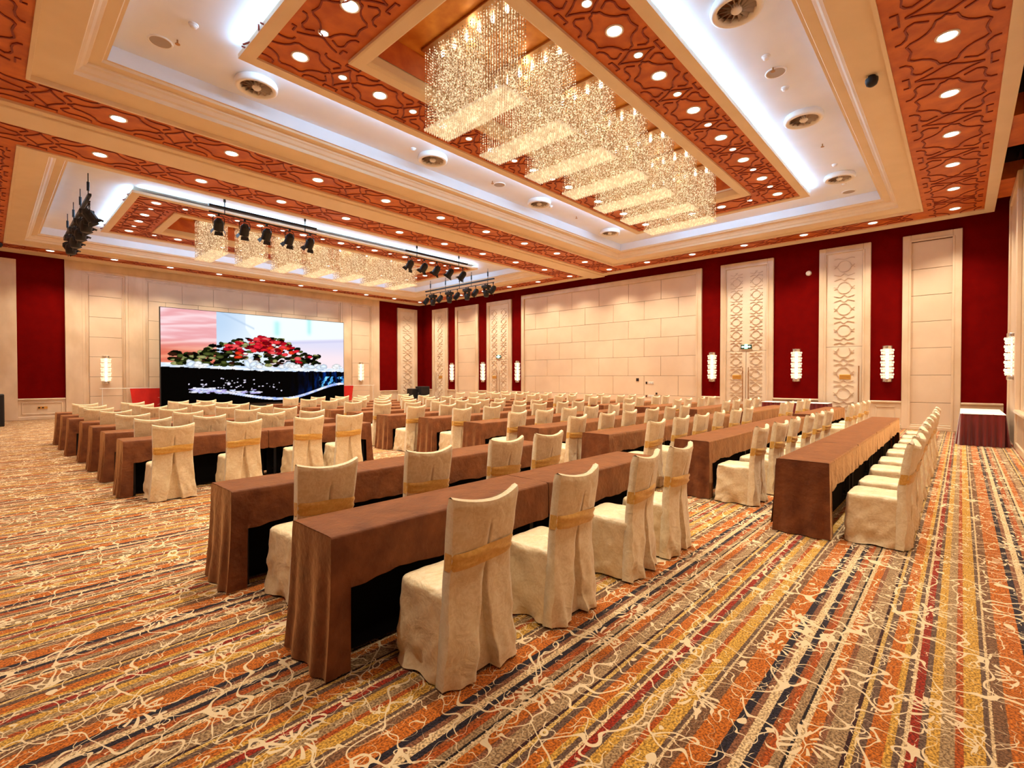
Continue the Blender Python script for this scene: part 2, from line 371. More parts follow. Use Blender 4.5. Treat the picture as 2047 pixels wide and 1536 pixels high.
def door_x(name, label, y0, y1, ztop, zdoor, double, latw, pitch, plate_y, handles):
    d = sroot(name, label, (0,0,0))
    part('door_frame', frame_x(y0, y1, ztop, .2), 'marble', d)
    i0, i1 = y0+.2, y1-.2; top = ztop-.2
    part('header_panel', MB().box(XR-.052, XR-.002, i0, i1, zdoor+.012, top, .004), 'door_paint', d)
    cs = [(i0+(i1-i0)*.26), (i0+(i1-i0)*.74)] if double else [(i0+i1)/2]
    lm = MB()
    for c in cs: lattice(lm, c-latw/2, c+latw/2, zdoor+.03, top-.18, pitch, TX, zs=0)
    part('carved_lattice', lm, 'lattice_shade_paint', d)
    spans = [(i0,(i0+i1)/2-.004),((i0+i1)/2+.004,i1)] if double else [(i0,i1)]
    for k, (a, b_) in enumerate(spans):
        lf = part('door_leaf', MB().box(XR-.052, XR-.004, a+.004, b_-.004, .01, zdoor, .004), 'door_paint', d)
        c = cs[k]; lm = MB(); lattice(lm, c-latw/2, c+latw/2, .1, zdoor-.02, pitch, TX, zs=0)
        part('carved_lattice', lm, 'lattice_shade_paint', lf)
    for hy in handles:
        h = MB().cyl((XR-.12,hy,.7),(XR-.12,hy,1.97),.016,n=10).cyl((XR-.12,hy,.85),(XR-.05,hy,.85),.01,n=8).cyl((XR-.12,hy,1.82),(XR-.05,hy,1.82),.01,n=8)
        part('pull_handle', h, 'brass', d, label='brown bronze pull handle')
    part('door_gap', MB().box(XR-.03, XR-.003, i0-.004, i1+.004, zdoor-.004, zdoor+.014), 'joint', d)
    if plate_y:
        pl = MB().box(XR-.075, XR-.05, plate_y-.16, plate_y+.16, 1.53, 1.69, .01)
        p = part('door_plaque', pl, 'plaque_gold', d, label='small golden plaque with two lines of tiny characters')
        tx = MB(); rnd = random.Random(5)
        for row in (1.635,1.585):
            for i in range(9):
                yy = plate_y-.13+i*.03
                tx.box(XR-.077, XR-.0745, yy, yy+.018, row-.003, row+.003); tx.box(XR-.077, XR-.0745, yy+.006, yy+.010, row-.012, row+.012)
        part('plaque_text', tx, 'brass', p)
    return d
door_x('door_1', 'double carved cream doors under the nearer lit green exit sign', 4.98, 6.83, 5.89, 2.57, True, .42, .49, 6.22, (5.80,6.0))
door_x('door_2', 'single carved cream door nearest the corner with skirted tables', 2.15, 3.57, 5.91, 2.60, False, .56, .70, 2.82, (2.44,))
door_x('door_3', 'double carved cream doors between plain panel and big stone panel, further along', 17.8, 19.69, 5.8, 2.57, True, .42, .49, 19.1, (18.66,18.84))
door_x('door_4', 'single carved cream door close to the stage corner', 23.12, 24.61, 5.85, 2.57, False, .50, .60, 23.8, (24.2,))

# stage wall ----------------------------------------------------------
ws = struct('wall_front', MB().box(XL-.25, XR+.25, YS, YS+.25, 0, 7.4), 'wall_red', 'stage end wall, red fabric strips flanking a wide cream marble centre')
mb = MB(); D = .10
def by(mb, x0, x1, z0, z1, o0, o1, b=.01): mb.box(x0, x1, YS-o1, YS-o0, z0, z1, b)
# marble centre slab between 2.14 and 16.05, broken into stone pieces with recessed fields
for (x0,x1,z0,z1) in ((2.14,2.64,0,6.35),(4.10,4.58,0,5.88),(13.68,14.08,0,5.88),(15.60,16.05,0,6.35),(2.64,15.60,5.88,6.35)):
    by(mb, x0, x1, z0, z1, .001, D, .004)
part('marble_slab', mb, 'marble', ws)
def recess(x0, x1, zt, steps=((0,.10),(.10,.07),(.16,.05))):
    m2 = MB()
    for k, (i, o) in enumerate(steps):
        j = steps[k+1][0] if k+1 < len(steps) else i+.05
        for (a,b_,c,d_) in ((x0+i,x0+j,0,zt-i),(x1-j,x1-i,0,zt-i),(x0+j,x1-j,zt-j,zt-i)): by(m2, a, b_, c, d_, .001, o-.012*k-.01, .006)
    part('marble_frame', m2, 'marble', ws); return x0+.21, x1-.21, zt-.21
def tiles_y(x0, x1, rows, cols, stag=True):
    part('panel_backing', MB().box(x0, x1, YS-.015, YS-.001, 0, rows[-1]), 'joint', ws)
    for r in range(len(rows)-1):
        w = (x1-x0)/cols; xs = [x0+w*i for i in range(cols+1)]
        if stag and r % 2 and cols > 1: xs = [x0]+[x0+w*(i+.5) for i in range(cols)]+[x1]
        for a, b_ in zip(xs, xs[1:]):
            part('stone_panel', MB().box(a+.006, b_-.006, YS-.04, YS-.014, rows[r]+.006, rows[r+1]-.006, .004), 'stone_panel', ws)
RY = [0,.83,1.62,2.42,3.22,4.03,4.87]
for x0, x1, c in ((2.64,4.10,1),(4.58,13.68,7),(14.08,15.60,1)):
    a, b_, t_ = recess(x0, x1, 5.88); tiles_y(a, b_, RY+[t_], c)
# narrow columns at both ends
mb = MB(); by(mb, XL, .82, 0, 5.95, .001, .10)
part('marble_pilaster', mb, 'marble', ws)
mb = MB()
for (a,b_,c,d_) in ((XL+.2,.36,.3,5.5),): by(mb, a, b_, c, d_, .101, .125)
part('pilaster_panel', mb, 'stone_panel', ws)
mb = MB()
for (a,b_,c,d_) in ((17.34,17.54,0,5.9),(18.61,18.81,0,5.9),(17.54,18.61,5.7,5.9)): by(mb, a, b_, c, d_, .001, .10)
part('panel_frame', mb, 'marble', ws)
part('carved_panel', MB().box(17.54, 18.61, YS-.045, YS-.001, 0, 5.7, .003), 'door_paint', ws)
mb = MB(); lattice(mb, 17.75, 18.4, .1, 5.45, .62, lambda u, v, h: (u, YS-.045-h, v)); part('carved_lattice', mb, 'lattice_shade_paint', ws)
def dado_y(x0, x1):
    mb = MB(); by(mb, x0, x1, 0, .74, .001, .05); by(mb, x0, x1, .74, .80, .001, .09); by(mb, x0, x1, 0, .12, .001, .07)
    a, b_ = x0+.1, x1-.1
    for (p,q,c,d_) in ((a,b_,.62,.65),(a,b_,.2,.23),(a,a+.03,.2,.65),(b_-.03,b_,.2,.65)): by(mb, p, q, c, d_, .045, .068)
    part('dado', mb, 'marble', ws)
for a, b_ in ((.82,2.14),(16.05,17.34),(18.81,XR)): dado_y(a, b_)
part('socket_plate', MB().box(1.35, 1.62, YS-.065, YS-.05, .40, .49), 'plaque_gold', ws)
part('socket_plate', MB().box(1.36, 1.42, YS-.068, YS-.064, .42, .47).box(1.46, 1.52, YS-.068, YS-.064, .42, .47), 'black_plastic', ws)

# rear wall -------------------------------------------------------------
wb = struct('wall_back', MB().box(XL-.25, XR+.25, YB-.5, YB-.18, 0, 7.4).box(XL, XR, YB-.18, YB-.10, 0, 6.28), 'marble', 'cream panelled rear wall beside the camera')
for (x0, x1) in ((15.6,18.2),(8.2,13.2),(1.5,6.5)):
    mb = MB()
    for (a,b_,c,d_) in ((x0,x0+.2,0,6.2),(x1-.2,x1,0,6.2),(x0+.2,x1-.2,6.0,6.2)): mb.box(a, b_, YB-.101, YB-.01, c, d_, .012)
    part('panel_frame', mb, 'marble', wb)
    part('panel_field', MB().box(x0+.2, x1-.2, YB-.10, YB-.055, 0, 6.0, .01), 'stone_panel', wb)
mb = MB().box(13.2, 15.6, YB-.101, YB-.05, 0, .80).box(13.2, 15.6, YB-.101, YB+.01, .80, .87, .012).box(13.2, 15.6, YB-.101, YB-.02, 0, .14, .01)
part('dado', mb, 'marble', wb)
mb = MB()
for x in (12.4, 16.2): mb.box(x, x+1.6, YB-.17, -.64, 6.22, 6.6)
part('bracing_beam', mb, 'soffit_orange', wb)
wl = struct('wall_left', MB().box(XL-.25, XL, YB-.4, YS, 0, 7.4), 'wall_red', 'red left side wall with cream panels')
for (y0, y1) in ((1.0,2.4),(4.9,6.8),(8.0,17.0),(18,20),(21,22.4),(23.1,24.6)):
    mb = MB()
    for (a,b_,c,d_) in ((y0,y0+.2,0,5.9),(y1-.2,y1,0,5.9),(y0+.2,y1-.2,5.7,5.9)): mb.box(XL+.001, XL+.09, a, b_, c, d_, .01)
    part('panel_frame', mb, 'marble', wl)
    part('panel_field', MB().box(XL+.001, XL+.045, y0+.2, y1-.2, 0, 5.7), 'stone_panel', wl)

# ---------------------------------------------------------------- ceiling
ce = struct('ceiling', MB().box(XL-.25, XR+.25, YB-.5, YS+.25, 7.4, 7.55), 'void', 'coffered ballroom ceiling in orange, cream and white')
EX0, EX1, EY0, EY1 = -.75, 18.93, -.63, 25.55
OX0, OX1, OY0, OY1 = -.45, 18.52, -.42, 24.85
C1 = (.47, 17.62, .81, 10.6); C2 = (.47, 17.70, 13.75, 24.0)
mb = MB()                                                     # orange soffit plane
z0, z1 = 6.2, 6.26
mb.box(OX0, OX1, OY0, C1[2], z0, z1).box(OX0, C1[0], C1[2], C1[3], z0, z1).box(C1[1], OX1, C1[2], C1[3], z0, z1).box(OX0, OX1, C1[3], 11.65, z0, z1)
mb.box(OX0, OX1, 12.63, C2[2], z0, z1).box(OX0, C2[0], C2[2], C2[3], z0, z1).box(C2[1], OX1, C2[2], C2[3], z0, z1).box(OX0, OX1, C2[3], OY1, z0, z1)
part('soffit', mb, 'soffit_orange', ce)
mb = MB().frame(EX0,EX1,EY0,EY1, OX0,OX1,OY0,OY1, 6.165, 6.5)
part('border_band', mb, 'cream_paint', ce)
mb = MB().box(OX0-.1, EX1, 11.65, 12.63, 6.15, 6.5, .01).box(OX0-.1, EX1, 11.80, 12.48, 6.11, 6.16, .01).box(OX0-.1, EX1, 11.95, 12.33, 6.13, 6.14)
part('divider_beam', mb, 'cream_paint', ce)
ZW = 6.75
def coffer(C, yc):
    x0, x1, y0, y1 = C
    k = 1.0
    prof = [(0,6.2),(0,6.17),(.05,6.17),(.06,6.24),(.50,6.27),(.52,6.33),(.56,6.35),(.60,6.40),(.64,6.42),(.66,6.46),(.80,6.46),(.82,6.50),(.86,6.50)]
    part('cornice', MB().ringprof(x0, x1, y0, y1, prof), 'cream_paint', ce)
    part('cove_wall', MB().ringprof(x0+.86, x1-.86, y0+.86, y1-.86, [(0,6.50),(0,ZW)]), 'white_paint', ce)
    part('white_field', MB().frame(x0+.8, x1-.8, y0+.8, y1-.8, 4.2, 13.95, yc-1.21, yc+1.21, ZW, ZW+.05), 'white_paint', ce)
    bx0, bx1, by0, by1 = 2.73, 15.45, yc-2.62, yc+2.62
    m = MB().frame(bx0,bx1,by0,by1, bx0+.2,bx1-.2,by0+.2,by1-.2, 6.57, 6.64)
    part('island_border', m, 'cream_paint', ce)
    part('island_soffit', MB().frame(bx0+.2,bx1-.2,by0+.2,by1-.2, 3.97,14.2,yc-1.44,yc+1.44, 6.605, 6.66), 'soffit_orange', ce)
    part('island_frame', MB().ringprof(3.95,14.22,yc-1.46,yc+1.46,[(0,6.61),(0,6.56),(.03,6.55),(.20,6.55),(.24,6.58),(.25,6.60),(.25,6.80)]), 'cream_paint', ce)
    part('recess_side', MB().ringprof(4.20,13.97,yc-1.21,yc+1.21,[(.015,6.74),(.015,7.18)]), 'soffit_orange', ce)  # darker orange instead of gold leaf paints in the unlit sides
    part('gold_recess', MB().box(4.1,14.1,yc-1.3,yc+1.3,7.17,7.2), 'gold_leaf', ce)
    # cove strips on top of the island edge, washing the white field
    for (cx, cy, lx, rz) in ((bx0+.02,yc,5.0,math.pi/2),(bx1-.02,yc,5.0,-math.pi/2),((bx0+bx1)/2,by0+.02,12.4,math.pi),((bx0+bx1)/2,by1-.02,12.4,0)):
        ld = bpy.data.lights.new('cove_strip', 'AREA'); ld.shape = 'RECTANGLE'; ld.size = lx; ld.size_y = .05
        ld.energy = P_COVE*lx; ld.color = COOL
        lo = link('cove_strip', ld, ce, (cx, cy, 6.665))
        lo.rotation_euler = (math.radians(122), 0, rz)         # tips outwards and up
    return bx0, bx1, by0, by1
coffer(C1, 5.72); coffer(C2, 19.02)

# relief moulding modules on orange strips -------------------------------
def relief_mesh(L_, W_):
    mb = MB(); T = lambda u, v, h: (u, v, -h)
    def R_(pts, sym=True):
        for su in (1,-1):
            for sv in (1,-1):
                q = [(su*a*L_, sv*b_*W_) for a, b_ in pts]
                mb.rib(q, .024, .016, T)
    R_([(.0,.335),(.055,.35),(.10,.37),(.135,.33)])
    R_([(.135,.33),(.16,.24),(.20,.17),(.26,.115),(.325,.09)])
    R_([(.325,.09),(.335,.04),(.365,.0)])
    R_([(.5,.34),(.475,.24),(.44,.14),(.40,.06),(.385,.0)])
    R_([(.17,.47),(.175,.41),(.215,.36),(.27,.345),(.34,.36),(.38,.33)])
    R_([(.38,.33),(.40,.27),(.37,.20),(.35,.15)])
    R_([(.42,.47),(.42,.40),(.5,.40)])
    return mb.mesh('relief_moulding', 'relief_shadow_red')
RM = {}
def relief(x, y, z, L_, W_, rot=0):
    k = (round(L_,2), round(W_,2))
    if k not in RM: RM[k] = relief_mesh(L_, W_)
    return link('relief_moulding', RM[k], ce, (x, y, z), rot)
XD = [1.66+1.825*k for k in range(10)]
for y, w in ((.18,1.15),(11.1,1.0),(13.16,1.05),(24.42,.82)):
    for x in XD[:-1]+([XD[-1]-.12]): relief(x, y, 6.2, 1.82, w)
    relief(XD[0]-1.8, y, 6.2, 1.82, w)
for y in (1.99,3.81,5.63,7.45,9.27, 15.0,16.83,18.65,20.5,22.3):
    relief(18.06, y, 6.2, 1.82, .86, math.pi/2); relief(.0, y, 6.2, 1.82, .86, math.pi/2)
XB = [3.39+1.416*k for k in range(9)]
for yc in (5.72, 19.02):
    for x in XB:
        relief(x, yc-1.95, 6.605, 1.416, .9); relief(x, yc+1.95, 6.605, 1.416, .9)
    for y in (yc-.7, yc+.7):
        relief(3.42, y, 6.605, 1.4, .9, math.pi/2); relief(14.72, y, 6.605, 1.4, .9, math.pi/2)

# ---------------------------------------------------------------- downlights
def spot(name, power, ang, rad=.05, col=WARM):
    d = bpy.data.lights.new(name, 'SPOT'); d.energy = power; d.spot_size = math.radians(ang); d.spot_blend = 1.0
    d.shadow_soft_size = rad; d.color = col; return d
L_HALF, L_NEAR = spot('unseen_border_lamp', P_RING*.28, 80), spot('unseen_border_lamp', P_RING*.8, 100)  # lamps of the unseen downlights, added to light the foreground
L_RING, L_BED, L_SM = spot('downlight_lamp', P_RING, 112), spot('island_lamp', P_BED, 100), spot('small_lamp', P_BED_SMALL, 120, .03)
def dl_mesh(r):
    ring = MB().lathe([(r*1.28,0),(r*1.28,-.012),(r*1.12,-.018),(r*.98,-.008),(r*.95,.01)], 20).mesh('trim_ring','white_plastic',True)
    lens = MB().lathe([(r*.98,-.007),(r*.6,-.012),(0.0005,-.014)], 20).mesh('lens','lamp_glass',True)
    return ring, lens
DL = {'big': dl_mesh(.105), 'small': dl_mesh(.060)}
def downlight(x, y, z, size, label, lamp, group):
    t = thing('ceiling_downlight', label, 'downlight', (x,y,z), 0, group)
    link('trim_ring', DL[size][0], t); link('lens', DL[size][1], t)
    if lamp: link('lamp', lamp, t, (0,0,-.045))
    return t
for y, nm in ((11.06,'orange strip on the camera side of the dividing beam'),(13.12,'orange strip on the stage side of the dividing beam'),(24.35,'orange strip along the stage wall')):
    for i, x in enumerate(XD): downlight(x, y, 6.2, 'big', '%s downlight from left, %s' % (ORD[i], nm), L_RING, 'downlights in the %s' % nm)
for i, y in enumerate([9.26,7.43,5.60,3.78,1.98,.17]):
    downlight(17.98, y, 6.2, 'big', '%s downlight on the camera side of the beam, strip beside right wall' % ORD[i], L_RING, 'downlights beside the right wall near the camera')
for i, y in enumerate([15.0,16.9,18.75,20.6,22.45]):
    downlight(18.10, y, 6.2, 'big', '%s downlight on the stage side of the beam, strip beside right wall' % ORD[i], L_RING, 'downlights beside the right wall near the stage')
for i, x in enumerate([16.07,14.24,12.45,10.65,8.85]):
    downlight(x, .18, 6.2, 'big', '%s downlight from the right wall in the near orange strip at top right' % ORD[i+1], L_RING, 'downlights in the near orange strip')
for (x, y) in ((7.0,.18),(5.2,.18),(3.4,.18),(1.6,.18),(-.1,3.8),(-.1,7.4),(-.1,16.9),(-.1,20.5)):  # unseen downlights added for the light they give
    downlight(x, y, 6.2, 'big', 'added downlight outside the picture in the orange border strip', L_RING if y > 1 else (L_HALF if x < 4.5 else L_NEAR), 'added downlights out of the picture')
XS = [4.10+1.416*k for k in range(8)]
for yc, nm in ((5.72,'near chandelier island'),(19.02,'far chandelier island by the stage')):
    for y, sd in ((yc-1.99,'near side'),(yc+1.91,'stage side')):
        for i, x in enumerate(XB): downlight(x, y, 6.605, 'big', '%s large downlight from left, %s of %s' % (ORD[i], sd, nm), L_BED, 'large downlights of the %s' % nm)
        for i, x in enumerate(XS): downlight(x, y, 6.605, 'small', '%s small downlight from left, %s of %s' % (ORD[i], sd, nm), None, 'small downlights of the %s' % nm)
    for x, sd in ((3.39,'left end'),(14.72,'right end')):
        for j, (dy, s_) in enumerate(((-1.28,'small'),(-.50,'big'),(.38,'big'),(1.14,'small'))):
            downlight(x, yc+dy, 6.605, s_, '%s %s downlight from near corner, %s of %s' % (ORD[j], 'large' if s_ == 'big' else 'small', sd, nm), L_BED if s_ == 'big' else None, 'end downlights of the %s' % nm)

# ---------------------------------------------------------------- chandeliers
ZT, ZB = 7.13, 5.78
def strands():
    mb = MB(); rnd = random.Random(2); nx, ny = 9, 32; r = .0135
    for i in range(nx):
        for j in range(ny):
            x = -.24+.48*i/(nx-1)+rnd.uniform(-.004,.004); y = -.91+1.82*j/(ny-1)+rnd.uniform(-.004,.004)
            z = ZT-.05-rnd.random()*.03
            while z > ZB:
                mb.add([(x,y,z+r*1.25),(x+r,y,z),(x,y+r,z),(x-r,y,z),(x,y-r,z),(x,y,z-r*1.25)],
                       [(0,1,2),(0,2,3),(0,3,4),(0,4,1),(5,2,1),(5,3,2),(5,4,3),(5,1,4)])
                z -= .046
    return mb.mesh('crystal_strands', 'crystal_bead')
def drops():
    mb = MB()
    for i in range(11):
        for j in range(38):
            x = -.25+.50*i/10; y = -.92+1.84*j/37
            mb.add([(x,y,ZB+.03),(x+.023,y,ZB),(x,y+.023,ZB),(x-.023,y,ZB),(x,y-.023,ZB),(x,y,ZB-.04)],
                   [(0,1,2),(0,2,3),(0,3,4),(0,4,1),(5,2,1),(5,3,2),(5,4,3),(5,1,4)])
    return mb.mesh('crystal_drops', 'crystal_drop')
ch = thing('crystal_chandelier', 'x', 'chandelier', (0,0,0), 0)
st_ = link('crystal_strands', strands(), ch); st_['kind'] = 'stuff'
st_ = link('crystal_drops', drops(), ch); st_['kind'] = 'stuff'
part('canopy_plate', MB().box(-.27,.27,-1.0,1.0,7.125,7.168,.006), 'brass', ch)
for k in range(6):
    part('bulb', MB().cyl((.0,-.75+.3*k,7.124),(0,-.75+.3*k,7.07),.03,.03,10).lathe([(.0005,7.035),(.024,7.045),(.03,7.07)],10,(0,-.75+.3*k,0)), 'lamp_glass', ch)
CHX = [5.34+1.288*k for k in range(7)]
lc = bpy.data.lights.new('chandelier_lamp', 'POINT'); lc.energy = P_CHAND; lc.color = (1,.80,.52); lc.shadow_soft_size = .06
link('lamp', lc, ch, (0,0,6.98))
for yc, nm, gp in ((5.78,'over the near half of the room','near chandelier row'),(19.06,'over the stage half of the room','far chandelier row')):
    for i, x in enumerate(CHX):
        lb = '%s rectangular crystal bead chandelier from left, %s' % (ORD[i], nm)
        o = ch if (i == 0 and yc < 10) else dup(ch, (x,yc,0), 0)
        o.location = (x,yc,0); o['label'] = lb; o['group'] = gp

# ---------------------------------------------------------------- ceiling fittings
rnd = random.Random(3)
def diffuser(x, y, label):
    t = thing('air_diffuser', label, 'air vent', (x,y,ZW), 0, 'round ceiling air diffusers')
    part('ring', MB().lathe([(.33,0),(.345,-.05),(.335,-.10),(.31,-.115),(.265,-.11),(.245,-.06),(.25,-.02)], 32), 'white_plastic', t, True)
    part('throat', MB().lathe([(.25,-.012),(.0005,-.012)], 24), 'diffuser_brown', t)
    for k in range(14):
        a = 2*math.pi*k/14; c, s = math.cos(a), math.sin(a); c2, s2 = math.cos(a+.2), math.sin(a+.2)
        part('vane', MB().add([(.06*c,.06*s,-.035),(.25*c,.25*s,-.03),(.25*c2,.25*s2,-.085),(.06*c2,.06*s2,-.085),(.06*c,.06*s,-.031),(.25*c,.25*s,-.026),(.25*c2,.25*s2,-.081),(.06*c2,.06*s2,-.081)],
             [(0,1,2,3),(7,6,5,4),(0,4,5,1),(1,5,6,2),(2,6,7,3),(3,7,4,0)]), 'grille_grey', t)
    part('hub', MB().lathe([(.0005,-.12),(.05,-.115),(.075,-.09),(.07,-.02)], 18), 'white_plastic', t, True)
for i, x in enumerate((3.28,7.15,11.05,14.95)):
    diffuser(x, 9.12, '%s round white swirl air diffuser from the left, between chandelier island and dividing beam' % ORD[i])
for i, x in enumerate((7.10,11.0,14.85)):
    diffuser(x, 2.33, '%s round white swirl air diffuser from the top on the bright near-side ceiling' % ORD[i])
def speaker(x, y, label):
    t = thing('ceiling_speaker', label, 'speaker', (x,y,ZW), 0, 'round ceiling loudspeakers')
    part('rim', MB().lathe([(.165,0),(.165,-.012),(.15,-.02),(.14,-.012)], 24), 'white_plastic', t, True)
    part('grille', MB().lathe([(.142,-.012),(.0005,-.015)], 24), 'grille_grey', t)
speaker(1.88, 9.08, 'round tan flush loudspeaker grille at top left of the white coffer')
speaker(9.12, 2.35, 'round grey loudspeaker between the first two diffusers at top right')
speaker(16.31, 2.34, 'small far round loudspeaker past the last diffuser, right coffer corner')
speaker(9.38, 9.12, 'round loudspeaker between the second and third diffusers of the beam side row')
def detector(x, y, label):
    t = thing('smoke_detector', label, 'smoke detector', (x,y,ZW), 0, 'white smoke detectors')
    part('base', MB().lathe([(.065,0),(.065,-.015),(.05,-.02)], 16), 'white_plastic', t, True)
    part('dome', MB().lathe([(.05,-.018),(.045,-.045),(.02,-.055),(.0005,-.056)], 16), 'white_plastic', t, True)
for x, y, l in ((2.12,8.29,'white smoke detector at upper left near the tan loudspeaker'),(8.56,2.35,'white smoke detector above the grey loudspeaker at top right'),
                (9.71,2.35,'white smoke detector below the grey loudspeaker at top right'),(14.01,2.3,'white smoke detector before the last diffuser at right'),
                (6.6,9.12,'white smoke detector beside the second diffuser of the beam side row'),(11.6,9.12,'white smoke detector beside the third diffuser of the beam side row'),
                (15.5,9.12,'white smoke detector beside the last diffuser of the beam side row'),(15.5,2.33,'white smoke detector just past the last near-side diffuser')):
    detector(x, y, l)
def sprinkler(x, y, label):
    t = thing('sprinkler_head', label, 'sprinkler', (x,y,ZW), 0, 'small ceiling sprinklers')
    part('stem', MB().cyl((0,0,0),(0,0,-.06),.012,n=8), 'brass', t); part('deflector', MB().cyl((0,0,-.06),(0,0,-.066),.035,n=10), 'brass', t)
for x, y, l in ((2.05,8.85,'brown sprinkler head beside the tan loudspeaker at upper left'),(8.95,2.35,'brown sprinkler head beside the grey loudspeaker at top right'),
                (12.6,2.3,'tiny sprinkler between the second and third near-side diffusers'),(9.1,9.1,'tiny sprinkler beside the loudspeaker of the beam side row'),(12.9,9.1,'tiny sprinkler between third and last diffusers of the beam side row')):
    sprinkler(x, y, l)
t = thing('security_camera', 'black dome camera hanging on the cream cornice at upper right', 'camera', (9.35,1.06,6.26))
part('mount', MB().cyl((0,0,.02),(0,0,-.06),.05,n=14).box(-.03,.1,-.03,.03,-.04,.0,.01), 'black_plastic', t)
part('dome', MB().lathe([(.085,-.05),(.085,-.09),(.07,-.14),(.035,-.165),(.0005,-.17)], 18), 'black_metal', t, True)
t = thing('security_camera', 'small black camera under the soffit at the far left edge', 'camera', (.35,24.1,6.2))
part('mount', MB().cyl((0,0,.0),(0,0,-.05),.04,n=10), 'black_plastic', t)
part('dome', MB().lathe([(.12,-.04),(.12,-.10),(.08,-.17),(.0005,-.2)], 14), 'black_metal', t, True)
t = tag(part('motion_sensor', MB().cyl((XR-.001,3.9,5.18),(XR-.07,3.9,5.18),.09,.07,16), 'white_plastic'), 'small round white sensor high on the red wall between two doors', 'sensor')

# ---------------------------------------------------------------- wall sconces
def sconce_proto():
    t = thing('wall_sconce', 'x', 'wall lamp')               # faces -X at origin (wall at x=0), centre height 0
    part('back_plate', MB().box(-.03,0,-.12,.12,-.56,.56,.006), 'chrome', t)
    part('top_cap', MB().lathe([(.125,.47),(.13,.48),(.13,.56),(.12,.57),(.0005,.57)],16,(0,0,0),math.pi/2,3*math.pi/2), 'chrome', t)
    part('bottom_cap', MB().lathe([(.0005,-.57),(.12,-.57),(.13,-.56),(.13,-.50),(.125,-.48)],16,(0,0,0),math.pi/2,3*math.pi/2), 'chrome', t)
    part('glowing_core', MB().lathe([(.0005,-.47),(.05,-.46),(.05,.46),(.0005,.47)],16,(0,0,0),math.pi/2,3*math.pi/2), 'sconce_glow', t, True)
    for k in range(5):
        zc = -.38+.19*k; mb = MB()
        for i in range(19):
            a = math.pi/2+math.pi*(i+.5)/19; c, s = math.cos(a), math.sin(a)
            for (r, z0, z1) in ((.150,zc-.085,zc+.02),(.166,zc+.01,zc+.088)):
                x, y = r*c, r*s
                mb.add([(x,y,z0),(x-.017*s,y+.017*c,(z0+z1)/2),(x+.014*c,y+.014*s,(z0+z1)/2),(x+.017*s,y-.017*c,(z0+z1)/2),(x-.012*c,y-.012*s,(z0+z1)/2),(x,y,z1)],
                       [(0,1,2),(0,2,3),(0,3,4),(0,4,1),(5,2,1),(5,3,2),(5,4,3),(5,1,4)])
        part('crystal_tier', mb, 'sconce_crystal', t)
    return t
SC = sconce_proto(); first = True
for (x, y, z, rz, lb) in ((XR,1.72,2.02,0,'lit crystal wall lamp right of the single carved door nearest the camera'),
        (XR,4.25,2.02,0,'lit crystal wall lamp on red wall between the two nearest carved doors'),
        (XR,7.16,2.0,0,'lit crystal wall lamp between big stone panel and exit sign doors'),
        (XR,17.39,1.9,0,'lit crystal wall lamp at the stage side edge of the big stone panel'),
        (XR,20.04,1.9,0,'lit crystal wall lamp between far double doors and plain stone panel'),
        (XR,22.75,1.9,0,'lit crystal wall lamp nearest the stage corner on the red wall'),
        (3.36,YS-.04,1.9,math.pi/2,'lit crystal wall lamp on the marble left of the video screen'),
        (14.83,YS-.04,1.9,math.pi/2,'lit crystal wall lamp on the marble right of the video screen'),
        (16.9,YB-.01-.05,2.1,-math.pi/2,'lit crystal wall lamp at the right edge above the red skirted table')):
    o = SC if first else dup(SC, (x,y,z), rz); first = False
    o.location = (x,y,z); o.rotation_euler[2] = rz; o['label'] = lb

# exit signs
def exit_sign(y, z, w, lb):
    t = thing('exit_sign', lb, 'exit sign', (XR-.055,y,z))
    part('housing', MB().box(-.04,0,-w,w,-.075,.075,.008), 'exit_dark', t)
    part('running_figure', MB().box(-.046,-.039,-w*.3,w*.3,-.07,.095), 'exit_green', t)
    a = MB()
    for s in (1,-1):
        a.add([(-.047,s*w*.35,.03),(-.047,s*w*.35,-.03),(-.047,s*w*.62,-.015),(-.047,s*w*.62,-.04),(-.047,s*w*.9,0),(-.047,s*w*.62,.04),(-.047,s*w*.62,.015)],
              [(0,1,2,3,4,5,6)])
    f = MB().box(-.049,-.0455,-.012,.02,.045,.075).box(-.049,-.0455,-.03,.02,-.01,.04)
    f.box(-.049,-.0455,-.05,-.03,.0,.014).box(-.049,-.0455,.02,.05,.02,.034).box(-.049,-.0455,-.045,-.02,-.055,-.01).box(-.049,-.0455,.01,.045,-.05,-.03)
    part('arrow', a, 'exit_white', t); part('figure', f, 'exit_white', t)
exit_sign(5.89, 2.73, .19, 'green and white lit exit sign with arrows above the nearer double doors')
exit_sign(18.75, 2.73, .19, 'small lit exit sign above the far double doors')
# wall devices on the big stone panel
for (y0,y1,z0,z1,c,lb) in ((10.28,10.41,1.43,1.56,'dark_wood','small dark square wall switch on the big stone panel'),
        (9.88,9.96,1.31,1.41,'dark_wood','dark red wall call point left of the row of pale switches'),(9.59,9.84,1.31,1.41,'white_plastic','row of three pale switches on the big stone panel'),
        (9.88,9.96,.75,.84,'brass','brown socket plate low on the big stone panel'),(9.58,9.84,.75,.84,'white_plastic','row of pale sockets low on the big stone panel'),
        (9.42,9.50,.87,.95,'dark_wood','small dark box just above the low pale sockets')):
    t = thing('wall_plate', lb, 'wall plate', (XR-.046,(y0+y1)/2,(z0+z1)/2))
    h, v = (y1-y0)/2, (z1-z0)/2
    part('plate', MB().box(-.012,0,-h,h,-v,v,.003), c, t)
    nn = 3 if h > .1 else 1
    for i in range(nn):
        yy = -h+(2*h)*(i+.5)/nn; part('rocker', MB().box(-.02,-.011,yy-.02,yy+.02,-.025,.025,.002), 'grille_grey' if c == 'white_plastic' else 'black_plastic', t)

